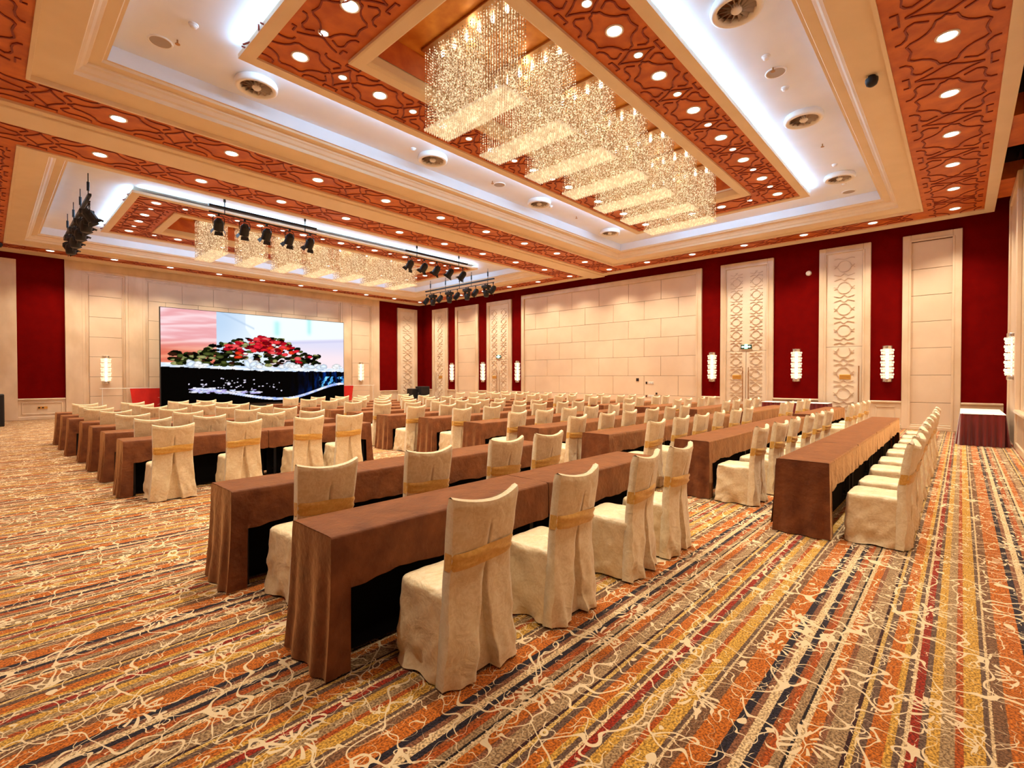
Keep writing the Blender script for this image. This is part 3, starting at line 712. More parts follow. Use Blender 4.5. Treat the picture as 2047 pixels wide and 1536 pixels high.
# ---------------------------------------------------------------- video screen
SX0, SX1, SZ0, SZ1, SY = 5.0, 13.2, .38, 4.54, 24.6
def fbm(x, y, z=0, o=4): return noise.fractal(Vector((x,y,z)), 1.0, 2.0, o)
def mixc(a, b_, t): t = max(0,min(1,t)); return tuple(a[i]+(b_[i]-a[i])*t for i in range(3))
def sm(a, b_, x): x = max(0, min(1, (x-a)/(b_-a))); return x*x*(3-2*x)
rs = random.Random(8)
BLOBS = []                                                   # leaves, bracts and stones as ellipses (u, v, ru, rv, angle, colour)
for k in range(420):
    u = rs.uniform(.05,.83); q = (u-.05)/.78
    top_ = .47-.25*math.exp(-((u-.50)/.20)**2)-.05*math.exp(-((u-.26)/.07)**2)-.02
    v = top_+(.575-top_)*rs.random()**.8
    g = rs.choice([(.10,.13,.05),(.16,.20,.08),(.05,.07,.03),(.30,.33,.16),(.60,.60,.38),(.03,.03,.02),(.03,.03,.02),(.22,.12,.08)])
    BLOBS.append((u, v, rs.uniform(.012,.024), rs.uniform(.010,.022), rs.uniform(-.7,.7), g))
for k in range(95):
    u = .50+rs.gauss(0,.10); 
    if not .24 < u < .78: continue
    v = .23+.9*abs(u-.50)*.75+rs.random()*.16
    if u < .36: v = .34+rs.random()*.06
    BLOBS.append((u, v, rs.uniform(.014,.026), rs.uniform(.012,.024), rs.uniform(-.8,.8), rs.choice([(.86,.14,.20),(.92,.24,.26),(.70,.07,.14),(.88,.22,.12),(.95,.35,.35),(.45,.04,.08)])))
for (u, v) in ((.555,.33),(.575,.35),(.40,.44),(.33,.47)): BLOBS.append((u, v, .012, .012, .2, (.97,.93,.90)))
for (su, sr, sh) in ((.135,.022,.07),(.165,.026,.06),(.19,.02,.04),(.42,.02,.12),(.445,.026,.085),(.47,.02,.05),(.60,.025,.035),(.63,.026,.07),(.665,.026,.075),(.69,.02,.045),(.75,.025,.055),(.775,.03,.05),(.83,.03,.065),(.87,.03,.05),(.945,.028,.06),(.975,.018,.03)):
    for k in range(4): BLOBS.append((su+rs.uniform(-.01,.01), .60-sh*rs.uniform(.2,.75), sr*rs.uniform(.6,1), sh*rs.uniform(.3,.5), rs.uniform(-.5,.5), rs.choice([(.96,.98,1),(1,1,1),(.86,.92,1)])))
for k in range(60): BLOBS.append((rs.uniform(.12,.60), rs.gauss(.79,.035), rs.uniform(.002,.006), rs.uniform(.003,.007), 0, (.93,.90,1)))
for k in range(70):
    u = rs.uniform(.13,.48); BLOBS.append((u, .845+.10*(u-.13)+rs.gauss(0,.012), rs.uniform(.006,.022), rs.uniform(.004,.009), .08, rs.choice([(.97,.95,1),(.80,.84,1),(.75,.70,.95)])))
def picture(u, v):                                           # v from 0 top to 1 bottom, sRGB 0..1
    if u < .255:
        s = .5+.5*math.sin(v*55+u*14+5*fbm(u*2.2, v*7)); c = mixc((.93,.66,.68),(.98,.84,.86), s)
        c = mixc(c, mixc((.88,.45,.36),(.95,.60,.48), s), sm(.28,.46,v))
    else:
        c = mixc((.74,.84,.95),(.90,.95,1), sm(.25,.5,u)+.4*sm(.1,.4,v))
        if u > .40: c = mixc(c, (.95,.99,1), sm(0,.03, .30-v-.15*(u-.7)-max(0,.46-u)*3))
        c = mixc(c, (.66,.94,.93), .75*math.exp(-((u-.575)/.018)**2)*(1-sm(.18,.26,v))*sm(.02,.08,v)+.75*math.exp(-((u-.77)/.014)**2)*(1-sm(.14,.22,v)))
        line = .27-.16*(u-.6)
        if u > .52: c = mixc(c, mixc((.88,.87,.96),(.98,.90,.93), sm(.28,.5,v)), sm(line-.01, line+.02, v))
        if u > .55: c = mixc(c, (.80,.80,.93), .8*math.exp(-((v-line-.035)/.012)**2))
        if u < .45: c = mixc(c, (.68,.78,.90), .6*math.exp(-((v-.05-.9*(u-.33))/.012)**2))
    rim = .60+.035*sm(.0,.6,u)
    edge = .83+.13*sm(.12,.60,u) if u < .62 else .96-.17*sm(.62,1.0,u)
    if v > rim-.045: c = mixc((.75,.85,.99),(1,1,1), .6+.8*fbm(u*22, v*40))
    if v > rim+.010*fbm(u*26, 2):
        c = (.012,.010,.018)
        if u > .55:
            k = sm(.58,.95,u); g = fbm(u*40, v*5+3); c = mixc(c, (.03,.20,.50), k*max(0,.35+g)*1.1)
            if u > .82 and v > rim+.06: c = mixc(c, mixc((.10,.40,.78),(.55,.88,1), .5+fbm(u*60, v*8, 3)), sm(.0,.12,fbm(u*46+2*fbm(u*5,v*9), v*5, 7))*sm(.82,.86,u))
        if v > edge+.012: c = (.008,.008,.012)
        elif u > .14 and abs(v-edge) < .016: c = mixc((.60,.70,.98),(.96,.96,1), .55+fbm(u*22,v*20))
    return c
t = thing('video_screen', 'large led wall showing red poinsettias and white stones over a dark planter', 'screen', (0,0,0))
NU, NV = 380, 190
mb = MB(); cols = []
mb.grid([[(SX0+(SX1-SX0)*i/NU, SY-.001, SZ1-(SZ1-SZ0)*j/NV) for i in range(NU+1)] for j in range(NV+1)])
mb.f = [f[::-1] for f in mb.f]
PX = [[picture(i/NU, j/NV) for i in range(NU+1)] for j in range(NV+1)]
for (bu, bv, ru, rv, an, c) in BLOBS:
    R_ = max(ru, rv)*1.1; ca_, sa_ = math.cos(an), math.sin(an)
    for j in range(max(0,int((bv-R_*1.2)*NV)), min(NV,int((bv+R_*1.2)*NV)+1)+1):
        for i in range(max(0,int((bu-R_)*NU)), min(NU,int((bu+R_)*NU)+1)+1):
            du, dv = i/NU-bu, (j/NV-bv); x, y = (du*ca_+dv*sa_)/ru, (-du*sa_+dv*ca_)/rv
            q = x*x+y*y
            if q < 1: PX[j][i] = tuple(k*(1.1-.35*q) for k in c)
for row_ in PX:
    for c in row_: cols += [max(0,min(1,x))**2.2 for x in c]+[1.0]
m, nt_, n, b = nt('screen_picture'); setp(b, (.01,.01,.01), .4)
at = n.new('ShaderNodeVertexColor'); at.layer_name = 'picture'; nt_.links.new(at.outputs[0], b.inputs['Emission Color']); b.inputs['Emission Strength'].default_value = .80; b.inputs['Specular IOR Level'].default_value = 0; b.inputs['Base Color'].default_value = (.002,.002,.002,1)
M['screen_picture'] = m
me = mb.mesh('picture', 'screen_picture'); ca = me.color_attributes.new('picture', 'FLOAT_COLOR', 'POINT'); ca.data.foreach_set('color', cols)
o = link('display_face', me, t)
part('cabinet', MB().box(SX0-.02, SX1+.02, SY, SY+.14, SZ0-.02, SZ1+.02), 'screen_frame', t)
part('plinth', MB().box(SX0+.05, SX1-.05, SY+.02, SY+.5, 0, SZ0-.02), 'screen_frame', t)
for x in (6.0, 9.1, 12.2): part('brace', MB().box(x-.04,x+.04,SY+.14,SY+.2,.0,3.8).box(x-.04,x+.04,SY+.14,SY+.65,.0,.06), 'black_metal', t)

# banner behind the screen
t = thing('banner_stand', 'low red cloth banner with pale characters on a thin pole behind the screen', 'banner', (0,25.35,0))
part('pole', MB().cyl((3.12,0,1.14),(15.55,0,1.14),.014,n=8), 'white_plastic', t)
rows = []
for j in range(9):
    z = 1.13-j*.1
    rows.append([(4.08+.10*(j/8)+(10.1-.2*(j/8))*i/120, -.02+.02*math.sin(i*.9)*(j/8), z if j < 8 else .30) for i in range(121)])
part('banner_cloth', MB().grid(rows), 'red_banner', t, True)
for x in (3.2, 15.45): part('stand_leg', MB().cyl((x,0,1.14),(x,0,.02),.012,n=8).box(x-.15,x+.15,-.03,.03,0,.02), 'white_plastic', t)
tx = MB(); T = lambda u, v, h: (5.02+u*.56, -.045-h, .42+v*.50)
for pts in (((.18,.88),(.86,.90)),((.02,.62),(1.0,.64)),((.50,.90),(.50,.62),(.40,.36),(.22,.16),(.0,.0)),((.52,.60),(.62,.34),(.80,.12),(1.0,.0))): tx.rib(list(pts), .055, .004, T)
part('character', tx, 'banner_text', t)

# floor loudspeakers
def floor_speaker(x, y, w, d_, h, lb, tilt=0):
    t = thing('floor_speaker', lb, 'speaker', (x,y,0))
    part('cabinet', MB().box(-w/2,w/2,-d_/2,d_/2,0,h,.02), 'black_plastic', t)
    part('front_grille', MB().box(-w/2+.03,w/2-.03,-d_/2-.012,-d_/2+.001,.04,h-.04,.004), 'black_metal', t)
    part('handle', MB().box(-w/2-.012,-w/2+.001,-.06,.06,h*.6,h*.6+.04,.004), 'grille_grey', t)
floor_speaker(17.5, 24.3, .5, .5, .92, 'squat black loudspeaker on the floor, left of the pair in the far corner')
floor_speaker(18.0, 24.0, .62, .6, 1.05, 'taller black loudspeaker on the floor, right of the pair in the far corner')
floor_speaker(.15, 23.0, .55, .5, 1.05, 'black loudspeaker cut by the left edge of the picture')
for i, x in enumerate((15.75, 16.1)):
    t = thing('floor_plant', '%s tiny low green plant at the foot of the right marble column' % ('left' if i == 0 else 'right'), 'plant', (x, 25.2, 0))
    M.setdefault('leaf_green', plain('leaf_green', (.05,.16,.05), .6)); mb = MB()
    for k in range(14):
        a = k*2.4; r = .13+.04*(k % 3); z = .36+.04*(k % 4)
        mb.add([(0,0,.22),(r*.5*math.cos(a-.3),r*.5*math.sin(a-.3),z),(r*math.cos(a),r*math.sin(a),z-.03),(r*.5*math.cos(a+.3),r*.5*math.sin(a+.3),z)], [(0,1,2,3)])
    part('foliage', mb, 'leaf_green', t); part('pot', MB().lathe([(.0005,0),(.08,0),(.11,.2),(.11,.22),(.09,.22),(.0005,.2)],14), 'white_plastic', t, True)

# ---------------------------------------------------------------- lighting bars and stage lamps
def bar(lb, p0, p1, z_rail, z_pipe, hangers):
    ax = 0 if abs(p1[0]-p0[0]) > abs(p1[1]-p0[1]) else 1
    t = thing('lighting_bar', lb, 'lighting rig', (p0[0],p0[1],0))
    Lh = max(abs(p1[0]-p0[0]), abs(p1[1]-p0[1]))
    def bx(a0, a1, w, z0, z1): return MB().box(a0,a1,-w,w,z0,z1) if ax == 0 else MB().box(-w,w,a0,a1,z0,z1)
    part('rail', bx(0, Lh, .035, z_rail-.03, z_rail+.03), 'black_metal', t)
    pp = MB().cyl((0,0,z_pipe),(Lh,0,z_pipe) if ax == 0 else (0,Lh,z_pipe),.018,n=8); part('pipe', pp, 'black_metal', t)
    for h in hangers:
        q = (h*Lh,0) if ax == 0 else (0,h*Lh)
        part('hanger_rod', MB().cyl((*q,ZW),(*q,z_pipe),.012,n=6).cyl((*q,z_rail+.38),(*q,z_rail+.16),.03,n=8), 'black_metal', t)
    return t
bar('black lighting bar over the stage side, left of the two parallel to the beam', (4.10,14.8), (7.05,14.8), 6.21, 6.04, (.13,.88))
bar('shorter black lighting bar, right of the two parallel to the beam', (10.35,14.8), (13.35,14.8), 6.19, 6.03, (.17,.85))
bar('crowded black lighting bar running along the right wall near the stage', (16.2,16.1), (16.2,21.3), 6.22, 6.05, (.08,.3,.47,.68,.92))
bar('steeply foreshortened black lighting bar at upper left', (1.82,16.0), (1.82,21.0), 6.15, 5.98, (.05,.35,.65,.95))
def par_proto():
    t = thing('stage_spotlight', 'x', 'stage light')
    part('clamp', MB().box(-.025,.025,-.025,.025,-.07,.02,.004), 'black_metal', t)
    y = MB()
    pts = [(-.135,0,-.30),(-.135,0,-.12),(-.10,0,-.08),(0,0,-.065),(.10,0,-.08),(.135,0,-.12),(.135,0,-.30)]
    for a, b_ in zip(pts, pts[1:]): y.cyl(a, b_, .010, n=6)
    part('yoke', y, 'black_metal', t)
    a = math.radians(35); d = Vector((0, math.sin(a), -math.cos(a))); c = Vector((0,0,-.30))
    part('can', MB().cyl(c-d*.16, c-d*.08, .06, .12, 12).cyl(c-d*.08, c+d*.15, .12, .125, 12), 'black_metal', t)
    bd = MB()
    for k in range(4):
        an = k*math.pi/2; u = Vector((1,0,0)); w = d.cross(u)
        o1 = u*math.cos(an)+w*math.sin(an); o2 = u*-math.sin(an)+w*math.cos(an); e = c+d*.15
        bd.add([e+o1*.12-o2*.09, e+o1*.12+o2*.09, e+o1*.18+d*.09+o2*.11, e+o1*.18+d*.09-o2*.11], [(0,1,2,3)])
    part('barn_doors', bd, 'black_metal', t)
    return t
def moving_proto():
    t = thing('moving_head_light', 'x', 'stage light')
    part('base', MB().box(-.19,.19,-.15,.15,-.20,-.07,.015), 'black_plastic', t)
    part('clamp', MB().box(-.1,-.06,-.02,.02,-.08,.02).box(.06,.1,-.02,.02,-.08,.02), 'black_metal', t)
    part('yoke', MB().add([(x,y,z) for y in (-.06,.06) for x,z in ((-.17,-.45),(-.12,-.45),(-.12,-.23),(.12,-.23),(.12,-.45),(.17,-.45),(.17,-.19),(-.17,-.19))],[(0,1,2,7),(7,2,3,6),(6,3,4,5),(15,10,9,8),(14,11,10,15),(13,12,11,14)]+[(i,(i+1)%8+0,(i+1)%8+8,i+8) for i in range(8)]), 'black_plastic', t)
    part('head', MB().lathe([(.0005,-.30),(.08,-.31),(.12,-.37),(.13,-.46),(.115,-.60),(.10,-.62),(.0005,-.62)],16), 'black_plastic', t, True)
    return t
par, mov = par_proto(), moving_proto(); pu = mu = False
def place(kind, x, y, z, rz, lb, gp):
    global pu, mu
    src, used = (par, pu) if kind == 'par' else (mov, mu)
    o = src if not used else dup(src, (x,y,z), rz)
    if kind == 'par': pu = True
    else: mu = True
    o.location = (x,y,z); o.rotation_euler[2] = rz; o['label'] = lb; o['group'] = gp
for i, f in enumerate((.08,.30,.50,.72,.93)):
    place('par', 4.10+2.95*f, 14.8, 6.03, .1*(i-2), '%s black stage spotlight from the left on the left bar' % ORD[i], 'spotlights on the left bar')
for i, f in enumerate((.07,.28,.48,.70,.92)):
    place('par', 10.35+3.0*f, 14.8, 6.02, .5+.1*(i-2), '%s black stage spotlight from the left on the shorter right bar' % ORD[i], 'spotlights on the right bar')
for i, f in enumerate((.10,.36,.62,.88)):
    place('mov', 16.2, 16.1+5.2*f, 6.04, math.pi/2, '%s moving head light from the camera end of the wall side bar' % ORD[i], 'moving heads on the wall side bar')
for i, f in enumerate((.01,.24,.50,.76,.98)):
    place('par', 16.2, 16.1+5.2*f, 6.04, .9, '%s small spotlight from the camera end of the wall side bar' % ORD[i], 'spotlights on the wall side bar')
for i, f in enumerate((.03,.14,.25,.36,.47,.58,.69,.80,.91)):
    place('mov' if i % 2 else 'par', 1.82, 16.0+5.0*f, 5.97, -math.pi/2, '%s black stage lamp from the camera end of the upper left bar' % ORD[i], 'lamps on the upper left bar')

# ---------------------------------------------------------------- tables
TL, TD, TH = 1.83, .45, .75
def table_proto(kind, seed):
    rn = random.Random(seed); ns = rn.random()*50
    t = thing('banquet_table', 'x', 'table')
    hl, hd = TL/2-.004, TD/2
    lend, rend = kind in ('left','both'), kind in ('right','both')
    part('tabletop', MB().box(-hl+.01,hl-.01,-hd+.01,hd-.01,TH-.04,TH-.008), 'dark_wood', t)
    for s in (1,-1):
        part('leg', MB().box(s*(hl-.12)-.02,s*(hl-.12)+.02,-hd+.06,-hd+.09,0,TH-.04).box(s*(hl-.12)-.02,s*(hl-.12)+.02,hd-.12,hd-.09,0,TH-.04).box(s*(hl-.12)-.02,s*(hl-.12)+.02,-hd+.06,hd-.09,.1,.13), 'black_metal', t)
    part('inner_skirt_and_shade', MB().box(-hl+.02,hl-.02,-hd+.13,-hd+.135,.03,TH-.04).box(-hl+.02,hl-.02,hd-.055,hd-.05,.045,TH-.04), 'black_cloth_and_shade', t, label='black rear cloth and added front sheet for the shade under the table')  # rear box is the cloth; front sheet stands in for shade under the table
    nx = 56
    xs = [-hl+2*hl*i/nx for i in range(nx+1)]
    if lend: xs = sorted(xs+[-hl+.100,-hl+.108])
    if rend: xs = sorted(xs+[hl-.100,hl-.108])
    def fb(x):                                                # front hem height
        if lend and x < -hl+.104: return .012
        if rend and x > hl-.104: return .012
        e = 0
        if lend: e += .05*math.exp(-((x+hl-.1)/.12)**2)
        if rend: e += .05*math.exp(-((x-hl+.1)/.12)**2)
        return .475+.018*noise.noise(Vector((x*3,ns,0)))-.0+.012*noise.noise(Vector((x*9,ns,3)))-e*.6
    cloth = MB(); r = .014
    K = 9
    rows = []
    for k in range(K+1):                                      # front apron bottom to top
        f = k/K; row = []
        for x in xs:
            b_ = fb(x); z = b_+(TH-r-b_)*f; dz = TH-z
            full = b_ < .1
            fade = 1.0; xe = x
            cxo = .002+.065*dz*dz+.012*dz
            if lend: fade = min(fade, (x+hl)/.05); xe = x-cxo*max(0, 1-(x+hl)/.11)
            if rend: fade = min(fade, (hl-x)/.05); xe = x+cxo*max(0, 1-(hl-x)/.11)
            off = .010+.03*dz+fade*((.010 if full else .010)*math.sin(x*(60 if full else 17)+ns+3*noise.noise(Vector((x*2,ns,1))))*dz*1.4+.010*noise.noise(Vector((x*7,z*5,ns)))*min(1,dz*4))
            row.append((xe, -hd-off, z))
        rows.append(row)
    for (yy, zz) in ((-hd-.004,TH-.004),(-hd+.006,TH),(-hd*.5,TH+.001),(0,TH),(hd*.5,TH+.001),(hd-.006,TH),(hd+.004,TH-.004)):
        rows.append([(x, yy, zz+(.0025*noise.noise(Vector((x*6,yy*8,ns))) if abs(yy) < hd-.01 else 0)) for x in xs])
    for k in range(1, K+1):                                   # back drop
        f = k/K
        rows.append([(x, hd+.008+.05*f*(.5+.5*math.sin(x*26+ns))*f+.01, TH-.01-(TH-.07)*f) for x in xs])
    cloth.grid(rows)
    for en, s in ((lend,-1),(rend,1)):
        # end drop: full to the floor, or a short tucked edge
        ny = 26; rws = []; zb_ = .012 if en else .50
        for k in range(13):
            f = k/12; row = []
            for j in range(ny+1):
                y = -hd-.012+(2*hd+.024)*j/ny; z = TH-.003-(TH-zb_)*f; dz = TH-z
                wv = .026*math.sin(y*34+ns*2+2*noise.noise(Vector((y*3,ns,2))))*dz+.016*noise.noise(Vector((y*5,z*4,ns+9)))*min(1,dz*3)
                fd = min(1, j/3, (ny-j)/3)
                out = (.002+.065*dz*dz+wv*fd+.012*dz) if en else -.004
                yy = y*(hd+.010+.03*dz)/(hd+.012)
                row.append((s*(hl+out+(0 if k else -.004)), yy, z+(.001 if k == 0 else 0)))
            rws.append(row)
        if s > 0: rws = [r_[::-1] for r_ in rws]
        cloth.grid(rws)
    o = part('table_cover', cloth, 'brown_cloth', t, True)
    return t
TP = {k: table_proto(k, i+3) for i, k in enumerate(('left','mid','right'))}
TU = {}
BL, BM, BR = 'left', 'middle', 'right'
ROWY = [.95, 2.43, 3.80, 5.13, 6.47, 7.98, 9.25, 10.6, 11.85, 13.1, 14.35, 15.6]
ROWYL = {1:2.43, 2:3.95, 5:8.09, 6:9.48, 7:10.75, 8:11.98, 9:13.18, 10:14.38, 11:15.6}
def rowname(r): return '%s row from stage' % ORD[11-r]
tables = []                                                  # (block, row, index, count, x0, y)
chairs = []
def add_row(block, r, x0, n_, y, seats):
    for i in range(n_):
        kind = 'left' if i == 0 else ('right' if i == n_-1 else 'mid')
        lb = 'brown covered table, %s from left, %s block, %s' % (ORD[i], block, rowname(r))
        x = x0+TL*(i+.5); src = TP[kind]
        o = src if kind not in TU else dup(src, (x, y+TD/2, 0), 0); TU[kind] = 1
        o.location = (x, y+TD/2, 0); o.rotation_euler[2] = 0; o['label'] = lb; o['group'] = 'brown covered tables of the %s block' % block
    for i, dx in enumerate(seats): chairs.append((block, r, i, x0+dx, y))
rq = random.Random(11)
S4 = [.52,1.38,2.33,3.03]; S4b = [.42,1.26,2.22,3.02]
for r, y in ROWYL.items(): add_row(BL, r, 1.22 if r < 9 else 1.14, 2, y, [.55,1.40,2.34,3.02] if r < 3 else [.42,1.28,2.23,2.95])
for r, y in enumerate(ROWY):
    if r == 0: add_row(BM, r, 5.58, 4, y, [.35,1.05,2.0,2.85,3.85,4.73,5.62,6.35,7.35])
    else:
        x0 = {1:6.42, 2:6.2, 3:6.2, 4:6.15, 5:6.22}.get(r, 6.0)
        add_row(BM, r, x0, 3, y, [.2,1.02,1.85,2.7,3.5,4.3] if r == 1 else [.3,1.16,1.95,2.8,3.66,4.35])
        if r > 0: add_row(BR, r, 12.7, 2, y-.02, [.45,1.2,2.2,3.0])

# ---------------------------------------------------------------- chairs
def chair_proto(seed):
    rn = random.Random(seed); ns = rn.random()*100
    t = thing('banquet_chair', 'x', 'chair')
    for sx in (1,-1):
        for sy in (1,-1):
            x, y = sx*.185, (.20 if sy > 0 else -.215)
            part('leg', MB().cyl((x,y,.42),(x*1.04,y*1.05,0),.016,.013,8), 'dark_wood', t)
    part('seat', MB().box(-.20,.20,-.20,.22,.38,.44,.02), 'dark_wood', t)
    N = noise.noise
    # ---- back cover: closed loop per height, pleat in the rear
    def wid(z):
        if z > .62: return .215+.018*(z-.62)/.34
        return .215+.045*((.62-z)/.62)**1.3
    pz0 = .60
    def rec(z): return .045*max(0,(z-.56)/.39)**1.25
    def a_of(z): return (.006 if .70 < z < .83 else .003) if z > pz0 else .010+.080*((pz0-z)/pz0)**1.5
    def d_of(z): return (.022 if .70 < z < .83 else 0.0) if z > pz0+.01 else .050+.10*((pz0-z)/pz0)
    zs = [.012,.03,.06]+[.10+.04*i for i in range(13)]+[.62+.03*i for i in range(10)]
    zs = [z for z in zs if z < .90]+[.905,.925,.94,.95]
    rows = []; NC = 11
    for z in zs:
        w = wid(z); a = a_of(z); dd = d_of(z); row = []
        cz = 0 if z < .94 else (z-.94)*1.0
        up = max(0, z-.45)/.5
        low = max(0, .5-z)/.5
        def yr(x): return -.235-.030*(1-(x/w)**2)*(.3+.7*min(1,up+.3))-.012*up-.022*low-rec(z)-.012*(1-(x/w)**2)*up*up
        cols = [-w+(w-a)*i/NC for i in range(NC)]
        lip = -.020*low; cr = [(x, lip*math.exp(-((abs(x)-a)/.05)**2)) for x in cols]+[(-a,lip),(-a*.82,dd),(-a*.3,dd*.92),(0,dd*.86),(a*.3,dd*.92),(a*.82,dd),(a,lip)]+[(-x, lip*math.exp(-((abs(x)-a)/.05)**2)) for x in cols[::-1]]
        for x, dp in cr:
            wr_ = .016*N(Vector((x*7+ns, z*3.5, 1)))*(.35+1.6*low)+.011*N(Vector((x*15+z*6, z*11-x*5, ns)))*(.4+1.2*low)
            wr_ += .012*math.sin((x+z*.35)*34+ns)*low*low
            wr_ += .040*(.2-abs(N(Vector((x*8+z*4, z*3.2-x*3, ns+2)))))*(.12+1.0*low)
            hem = .012*N(Vector((x*8,ns,5))) if z < .02 else 0
            row.append((x+.008*N(Vector((z*5, ns, x*3)))*low, yr(x)+dp-wr_, z+hem+.036*(x/w)**2*max(0,(z-.78)/.17)))
        th = .062 if z > .42 else .062+.03*low
        if z > .90: th = .062-.25*(z-.905)
        sh = .0 if z < .93 else (z-.93)
        for k in range(1, 9):                                 # forward face, right to left
            x = w*.99*(1-2*(k-1)/7)
            row.append((x, yr(x)+th+.006*N(Vector((x*9,z*7,ns+4))), z+.036*(x/w)**2*max(0,(z-.78)/.17)))
        rows.append([(p[0], p[1]+(sh*.5 if p[1] < -.27 else 0), p[2]) for p in row]+[row[0]])
    top = rows[-1]; nr = len(top)
    mb = MB(); mb.grid(rows)
    # top cap: bridge rear line to forward line
    rear = top[:NC*2+7]; fwd = top[NC*2+7:-1][::-1]
    k0 = len(mb.v); mid = []
    for i, p in enumerate(rear):
        mid.append((p[0]*.99, p[1]+.044, p[2]-.003))
    mb.grid([rear, [((p[0]+q[0])/2, (p[1]+q[1])/2, max(p[2],q[2])+.009) for p, q in zip(rear, mid)], mid])
    part('back_cover', mb, 'chair_satin', t, True)
    # ---- seat cover: top and skirt
    hw, y0, y1, zt = .218, -.215, .215, .465
    rows = []
    def perim(n=84):
        P = []; segs = [((-hw,y0),(-hw,y1)),((-hw,y1),(hw,y1)),((hw,y1),(hw,y0))]; rc = .045
        L_ = (y1-y0); tot = 2*L_+4*hw
        for i in range(n+1):
            s = tot*i/n
            if s < L_: x, y, nx_, ny_ = -hw, y0+s, -1, 0
            elif s < L_+2*hw: x, y, nx_, ny_ = -hw+(s-L_), y1, 0, 1
            elif s < 2*L_+2*hw: x, y, nx_, ny_ = hw, y1-(s-L_-2*hw), 1, 0
            else: x, y, nx_, ny_ = hw-(s-2*L_-2*hw), y0, 0, 0
            if y > y1-rc and abs(x) > hw-rc:                  # rounded corner
                cx, cy = math.copysign(hw-rc, x), y1-rc; v = Vector((x-cx, y-cy)); v.normalize()
                x, y, nx_, ny_ = cx+v.x*rc, cy+v.y*rc, v.x, v.y
            P.append((x, y, nx_, ny_, s))
        return P
    PR = perim()
    for k in range(17):
        z = .44*(1-k/16)+.012; low = (.44-z)/.44; row = []
        for (x, y, nx_, ny_, s) in PR:
            corner = min(abs(s-.43), abs(s-.866)); bk = min(1, max(0, (y-y0)/.10))
            fold = (.016*math.sin(s*21+ns)*low*low+.018*math.exp(-(corner/.07)**2)*low)*bk
            o_ = .004+.022*low+fold+.012*N(Vector((s*5+ns, z*4, 0)))*(.3+low)+.012*N(Vector((s*13+z*9, z*11+ns, 3)))*(.3+1.1*low)
            drag = .010*N(Vector((s*9-z*8, ns, 7)))+.05*(.22-abs(N(Vector((s*5+z*5+ns, z*4-s*3, 2)))))*(.1+.9*low)*bk
            row.append((x+nx_*(o_+drag)*(.4+.6*bk), y+ny_*(o_+drag), z+(.014*N(Vector((s*7,ns,5))) if k == 16 else 0)+(.0 if k < 16 else 0)))
        rows.append(row)
    rows = rows[::-1]
    def ring(scale, z):
        cy = .02; return [(x*scale, cy+(y-cy)*scale, z+.004*N(Vector((x*14,y*14,ns)))) for (x,y,_,_,_) in PR]
    rows += [[(x*.995, y, .458) for (x,y,_,_,_) in PR], ring(.965,.468), ring(.90,.476), ring(.6,.482), ring(.25,.485), ring(.01,.485)]
    mb = MB(); mb.grid(rows); mb.f = [f[::-1] for f in mb.f]
    part('seat_cover', mb, 'chair_satin', t, True)
    # ---- sash
    rows = []; tl = rn.uniform(-.015,.015)
    for k in range(7):
        z = .615+.095*k/6; row = []; w = wid(z)-.001
        pf = [.0,.006,.008,.005,.008,.006,.0][k]
        for i in range(49):
            a = 2*math.pi*i/48
            cx, sy = math.cos(a), math.sin(a)
            q = 8.0; rr = (abs(cx)**q+abs(sy)**q)**(-1/q)
            x = w*cx*rr; yb = -.235-.030*(1-min(1,(x/w)**2))*(.3+.7*min(1,(z-.45)/.5+.3))-.012*(z-.45)/.5-rec(z)-.012*(1-min(1,(x/w)**2))*((z-.45)/.5)**2
            y = yb+.031+.036*sy*rr
            y += -.0 if sy > 0 else -(pf+.005*math.sin(k*1.9+x*16+ns))
            row.append((x*(1+.012), y, z+tl*x/w+.004*math.sin(x*20+ns)))
        rows.append(row)
    mb = MB(); mb.grid(rows); part('sash', mb, 'sash_gold', t, True, label='golden satin sash band')
    return t
CP = [chair_proto(s) for s in (1, 7, 19, 42)]
CU = [0]*4
def seatname(i): return ORD[i]+' seat from the left'
precise = {(BL,1,0):1.80,(BL,1,1):2.64,(BL,1,2):3.58,(BL,1,3):4.25,(BL,2,0):1.66,(BL,2,1):2.58,(BL,2,2):3.54,(BL,2,3):4.23}
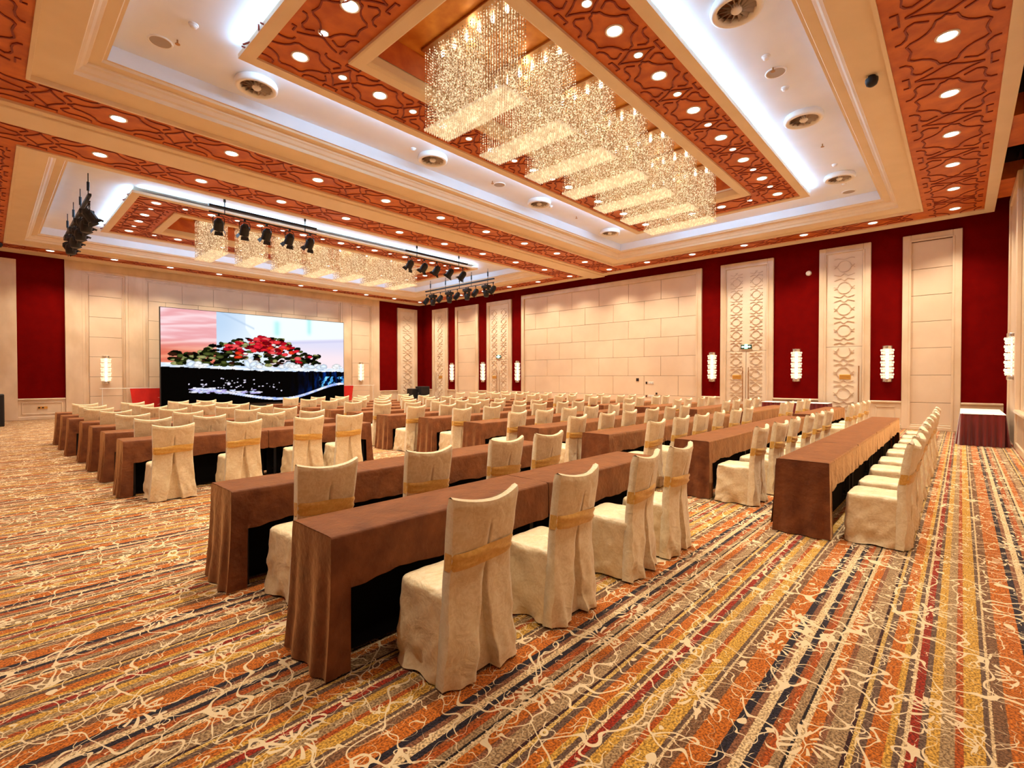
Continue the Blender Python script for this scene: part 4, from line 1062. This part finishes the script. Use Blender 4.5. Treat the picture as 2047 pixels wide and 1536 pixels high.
for (block, r, i, x, y) in chairs:
    x = precise.get((block,r,i), x+rq.uniform(-.05,.05)); k = (i*3+r*5+rq.randint(0,3)) % 4
    if block == BL and r == 1: k = i
    far = r > 7
    yy = y-.345+rq.uniform(-.015,.015); rz = rq.uniform(-.06,.06)
    if block == BL and r == 1: rz = (-.02,.03,.10,.05)[i]; yy = y-.315
    lb = 'cream covered chair with gold sash, %s from left, %s block, %s' % (ORD[i], block, rowname(r))
    o = CP[k] if not CU[k] else dup(CP[k], (x, yy, 0), rz)
    CU[k] = 1; o.location = (x, yy, 0); o.rotation_euler[2] = rz; o['label'] = lb; o['group'] = 'cream covered chairs of the %s block' % block

# ---------------------------------------------------------------- red skirted tables
def skirted(x0, x1, y0, y1, h, lb):
    t = thing('skirted_table', lb, 'table', ((x0+x1)/2,(y0+y1)/2,0)); a, b_ = (x1-x0)/2, (y1-y0)/2
    part('table_top', MB().box(-a+.01,a-.01,-b_+.01,b_-.01,h-.05,h-.01), 'dark_wood', t)
    for sx in (1,-1):
        for sy in (1,-1): part('leg', MB().box(sx*(a-.1)-.02,sx*(a-.1)+.02,sy*(b_-.1)-.02,sy*(b_-.1)+.02,0,h-.05), 'black_metal', t)
    part('white_cloth', MB().box(-a-.015,a+.015,-b_-.015,b_+.015,h-.008,h+.004,.003), 'white_cloth', t)
    P = []
    n_ = 320; per = 4*(a+b_)
    for i in range(n_+1):
        s = per*i/n_
        if s < 2*a: P.append((-a+s,-b_,0,-1,s))
        elif s < 2*a+2*b_: P.append((a,-b_+s-2*a,1,0,s))
        elif s < 4*a+2*b_: P.append((a-(s-2*a-2*b_),b_,0,1,s))
        else: P.append((-a,b_-(s-4*a-2*b_),-1,0,s))
    rows = []
    for k in range(9):
        f = k/8; z = (h-.006)*(1-f)+.006
        rows.append([(x+nx_*(.004+.05*f+.034*math.sin(s*48)*(.35+f)+.01*noise.noise(Vector((s*3,f*2,0)))), y+ny_*(.004+.05*f+.034*math.sin(s*48)*(.35+f)), z) for (x,y,nx_,ny_,s) in P])
    mb = MB(); mb.grid(rows); part('skirt', mb, 'red_skirt', t, True)
skirted(15.62, 18.2, -.74, .0, .74, 'long table with dark red pleated skirt and white top against the rear wall')
skirted(18.0, 18.75, 3.1, 5.0, .76, 'dark red skirted table with white top by the carved doors, behind chairs')
